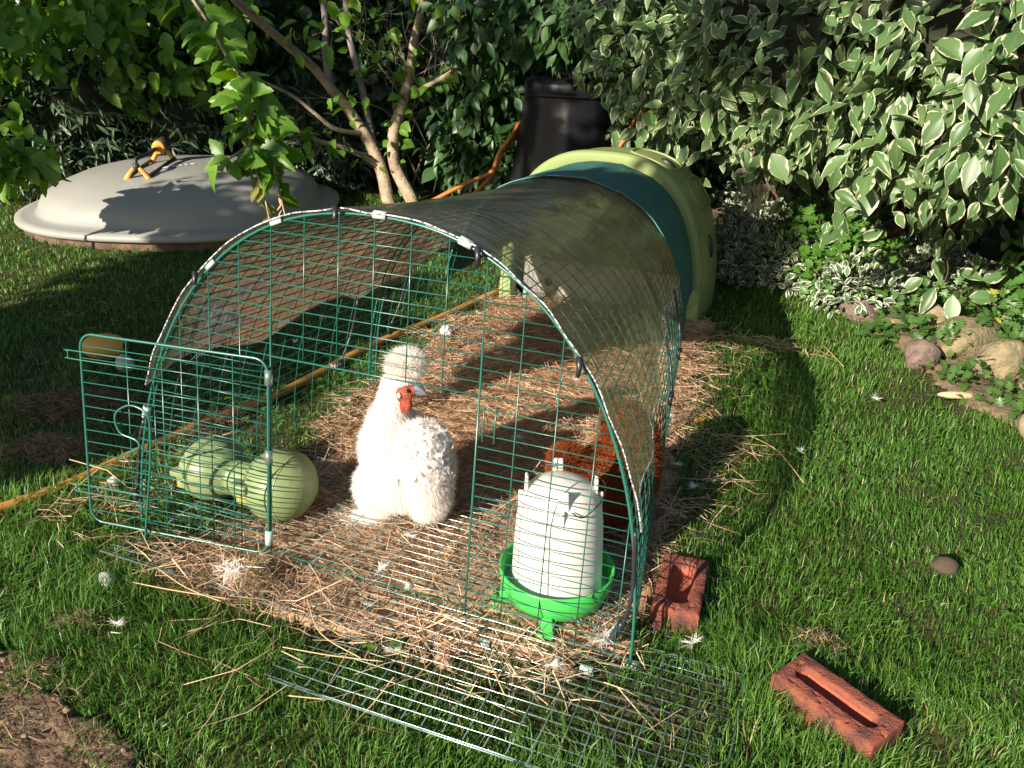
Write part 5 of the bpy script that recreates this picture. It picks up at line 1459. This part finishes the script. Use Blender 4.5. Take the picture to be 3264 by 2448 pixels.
under(stems([[(1.50 + a, 2.42 + b, 0), (1.50 + a, 2.42 + b, c)] for a, b, c in ((0, 0, .36), (.08, .05, .32), (-.07, .06, .28), (.15, -.03, .30), (.2, .1, .4))], .0035, .002, STEMM, "stem", None), ne)
ye = thing("yellowed_plant", "plant with a few yellowed leaves below the nettle", "plant", (1.42, 2.40, 0))
under(leaf_obj("leaves", leaves(T_CUT, np.array([(1.40, 2.38, .17), (1.46, 2.36, .14), (1.43, 2.34, .10), (1.50, 2.33, .12)]), np.array([(-.4, -.4, -.3), (.3, -.5, -.4), (0, -.5, -.5), (.5, -.3, -.3)]), np.array([(-.1, -.5, .8)] * 4), [.06, .07, .07, .06]), L_YEL), ye)
WB = [(1.22, 1.98, .04, .08), (1.10, 2.25, .04, .09), (1.28, 1.72, .03, .07), (1.40, 1.62, .04, .08), (1.50, 1.95, .06, .10), (1.38, 2.05, .16, .05), (1.45, 1.50, .04, .08), (1.20, 2.42, .05, .10), (1.55, 1.75, .06, .1), (1.35, 2.55, .06, .10), (1.45, 2.5, .07, .10), (1.52, 2.3, .07, .12), (1.42, 2.28, .06, .08), (1.6, 2.1, .08, .12), (1.28, 2.5, .05, .09), (1.18, 2.5, .04, .08)]
we = thing("ground_ivy", "patch of round scalloped weed leaves behind the stones at the right", "ground cover", (1.45, 2.4, 0))
under(leaf_obj("leaves", blob_leaves(WB, 1100, T_CUT, .034, droop=-.1, up=1.1, inner=.5, back=.2), L_WEED), we)
WL = [("small green weed in front of the purplish cobble", (1.15, 1.80, .06, .035), 9), ("feathery green weed on top of the long sandy stone", (1.27, 2.02, .14, .06), 22), ("green weed growing at the top right of the ochre boulder", (1.43, 1.98, .16, .05), 18), ("low weed on the border soil between cobble and boulder", (1.23, 1.73, .05, .045), 14), ("leafy weed beside the small upright tan stone", (1.12, 2.14, .07, .07), 26), ("weed hugging the left foot of the ochre boulder", (1.31, 1.80, .06, .05), 16), ("sprawling weed in the grass at the lawn edge below the ground cover", (1.0, 2.06, .05, .07), 30), ("pointed leaved weed at the right frame edge beside the low grey stone", (1.50, 1.58, .08, .09), 36), ("small weed on the pale soil near the wood splinter", (1.33, 1.60, .04, .045), 14)]
for lab_, (x, y, z, r), n in WL:
    d = RNG.normal(size=(n, 3)); d[:, 2] = np.abs(d[:, 2]) * .5; d /= np.linalg.norm(d, axis=1)[:, None]
    o = thing("border_weed", lab_, "weed", (x, y, 0))
    under(leaf_obj("leaves", leaves(T_CUT, np.array([x, y, z * .6]) + d * r * .4, d + np.array([0, -.1, 0]), d * .3 + np.array([0, -.3, .9]), RNG.uniform(.5, 1.1, n) * r * .8), L_WEED), o)
    under(stems([[(x, y, 0), (x, y, z * .6)]], .0025, .002, STEMM, "stem", None), o)


# ------------------------------------------------------------------ the lawn (nobody could count the blades)
def lawn():
    cx, cy = CAM_POS[0], CAM_POS[1]
    Vs, Qs, Ts, As, n0 = [], [], [], [], 0
    N = 1500000
    x = RNG.uniform(-4.6, 2.4, N); y = RNG.uniform(-.95, 3.6, N)
    dist = np.sqrt((x - cx) ** 2 + (y - cy) ** 2 + 1.2)
    area = 7.0 * 4.55; rho0 = N / area
    want = np.minimum(42000, 42000 * (1.75 / dist) ** 2.2)
    # only the wedge the photograph could see, with a margin
    rel = np.stack([x - cx, y - cy], 1); fwd = rel @ np.array([-.363, .932]); rgt = rel @ np.array([.932, .363])
    vis = (np.abs(rgt) < .75 * fwd + .55) & (fwd > .25)
    p = want / rho0 * np.where(vis, 1, .12)
    clump = vnoise(x * 9, y * 9, 71); fine = vnoise(x * 34, y * 34, 72); big = vnoise(x * 1.7, y * 1.7, 73)
    p = p * (.45 + .9 * fine) * (.7 + .5 * clump)
    jx = x + (vnoise(x * 11, y * 11, 74) - .5) * .12; jy = y + (vnoise(x * 11, y * 11, 75) - .5) * .12
    instraw = inpoly(jx, jy, STRAW_POLY); insoil = inpoly(jx + .045, jy + .05, SOIL_POLY); inbord = inpoly(jx, jy, BORDER_POLY)
    near_edge = (y < .12) & (x > -.45) & (x < .62)
    p = np.where(instraw, np.where(near_edge, p * .10, p * .004), p); p = np.where(insoil, p * .07, p); p = np.where(inbord, p * .16 * (vnoise(x * 7, y * 7, 88) > .45), p)
    bare = [(.55, -.11, .25, .06), (.62, -.20, .20, .05), (.68, -.05, .14, .10), (.25, -.14, .18, .06), (-.25, -.02, .12, .06), (1.10, .03, .10, .06), (.97, .19, .06, .04), (-.75, .42, .16, .14), (-.55, .62, .10, .20), (-1.12, .38, .15, .10), (.76, .00, .05, .05), (1.2, 1.60, .2, .15)]
    for bx, by, sx, sy in bare: p *= 1 - .85 * np.exp(-((x - bx) / sx) ** 2 - ((y - by) / sy) ** 2)
    din = (np.hypot(x - DOME_C[0], y - DOME_C[1]) < DOME_R * .99); p[din] = 0
    for (bx, by, a, L, W) in ((.9515, .024, math.atan2(-.1, .166), .195, .093), (.645, .232, math.atan2(-.192, .015), .195, .093)):
        u = (x - bx) * math.cos(a) + (y - by) * math.sin(a); v = -(x - bx) * math.sin(a) + (y - by) * math.cos(a)
        p[(np.abs(u) < L / 2 + .002) & (np.abs(v) < W / 2 + .002)] = 0
    hp = np.array(HP)
    keep = RNG.random(N) < p
    x, y, clump, big, fine, dist = x[keep], y[keep], clump[keep], big[keep], fine[keep], dist[keep]
    n = len(x)
    edge = np.exp(-np.clip(x - .62, 0, 9) / .22) * (x > .5) * (y > -.3)                    # longer along the right side of the run
    ll = .020 + .016 * clump + .030 * edge * RNG.random(n) + .02 * np.exp(-((x + .25) / .35) ** 2 - ((y + .28) / .16) ** 2)
    ll += .02 * np.exp(-((x - .85) / .25) ** 2 - ((y - .0) / .3) ** 2) + .016 * ((x < -.35) & (y < .35))
    L = ll * RNG.uniform(.6, 1.35, n)
    wa = vnoise(x * 3.3, y * 3.3, 76) * 2 * PI * 1.5
    lean = RNG.uniform(.2, 1.0, n)
    a = np.where(RNG.random(n) < .55, wa + RNG.normal(0, .7, n), RNG.uniform(0, 2 * PI, n))
    h = np.stack([np.cos(a), np.sin(a), np.zeros(n)], 1)
    d1 = (h * (lean * .35)[:, None] + np.array([0, 0, 1.0])) * (L * .55)[:, None]
    d2 = (h * (lean * 1.25)[:, None] + np.array([0, 0, 1.0]) * (1.0 - .85 * lean)[:, None]) * (L * .55)[:, None]
    wd = RNG.uniform(.0012, .0026, n) * np.maximum(1, dist / 2.0)
    sd = np.stack([-np.sin(a + RNG.normal(0, .8, n)), np.cos(a + RNG.normal(0, .8, n)), RNG.normal(0, .2, n)], 1)
    col = np.clip(RNG.random(n) ** 1.3 * .72 + .22 * big + (RNG.random(n) < .035) * .5, 0, 1)
    P0 = np.stack([x, y, gz(x, y) - .002], 1)
    V, q, t_, A = ribbons(P0, d1, d2, wd, col, side=sd)
    # clover scattered through the left and near lawn
    m = 2600; cx_ = RNG.uniform(-2.6, 1.3, m); cy_ = RNG.uniform(-.5, 2.2, m)
    ok = ~inpoly(cx_, cy_, STRAW_POLY) & ~inpoly(cx_, cy_, SOIL_POLY) & ~inpoly(cx_, cy_, BORDER_POLY) & (vnoise(cx_ * 3, cy_ * 3, 81) > .5) & (np.hypot(cx_ - DOME_C[0], cy_ - DOME_C[1]) > .85) & ~((cx_ > .5) & (cy_ < .35))
    cx_, cy_ = cx_[ok], cy_[ok]; m = len(cx_); th = RNG.uniform(0, 6.28, m); hz_ = RNG.uniform(.018, .036, m)
    CP = np.repeat(np.stack([cx_, cy_, hz_], 1), 3, 0); ca = (th[:, None] + np.array([0, 2.1, 4.2])[None]).ravel()
    TV, TQ, UV = T_ROUND
    CV, CF, CA = leaves(T_ROUND, CP, np.stack([np.cos(ca), np.sin(ca), np.full(len(ca), .15)], 1), np.tile([[0, 0, 1.]], (len(ca), 1)), RNG.uniform(.009, .016, len(ca)))
    ca2 = np.zeros((len(CV), 1)); ca2[:, 0] = .35 + .25 * CA[:, 0]
    nb = len(V)
    o = mesh_np("grass", np.concatenate([V, CV]), [np.concatenate([q, CF + nb]), t_], GRASS, attrs=np.concatenate([A, ca2]))
    tag(o, "green lawn grass with clover around the run", "grass", kind="stuff")
    print("blades", n)


lawn()
# roots, pebbles on the bare soil
n = 2600; x = RNG.uniform(-.9, .1, n); y = RNG.uniform(-.8, -.36, n); ok = inpoly(x, y, SOIL_POLY); x, y = x[ok], y[ok]; n = len(x)
a = RNG.uniform(0, 6.28, n); D = np.stack([np.cos(a), np.sin(a), RNG.normal(.1, .25, n)], 1) * RNG.uniform(.012, .04, n)[:, None]
V, q, t_, A = ribbons(np.stack([x, y, gz(x, y) + .024], 1), D * .5, D * .5 + RNG.normal(size=(n, 3)) * .006, RNG.uniform(.0008, .0016, n), RNG.random(n))
tag(mesh_np("dry_roots", V, [q, t_], DRYG, attrs=A), "dry roots and clippings scattered over the bare soil", "debris", kind="stuff")
mb = MB()
for k in range(40):
    px, py = rr.uniform(-.6, .05), rr.uniform(-.68, -.42)
    if inpoly(np.array([px]), np.array([py]), SOIL_POLY)[0]: s = rr.uniform(.003, .007); chunk(mb, (px, py, .022), (s, s * .8, s * .6), k)
tag(mb.build("pebbles", mat("pebble", (.20, .14, .10), rough=.8), smooth=True), "tiny pebbles in the bare soil", "gravel", kind="stuff")
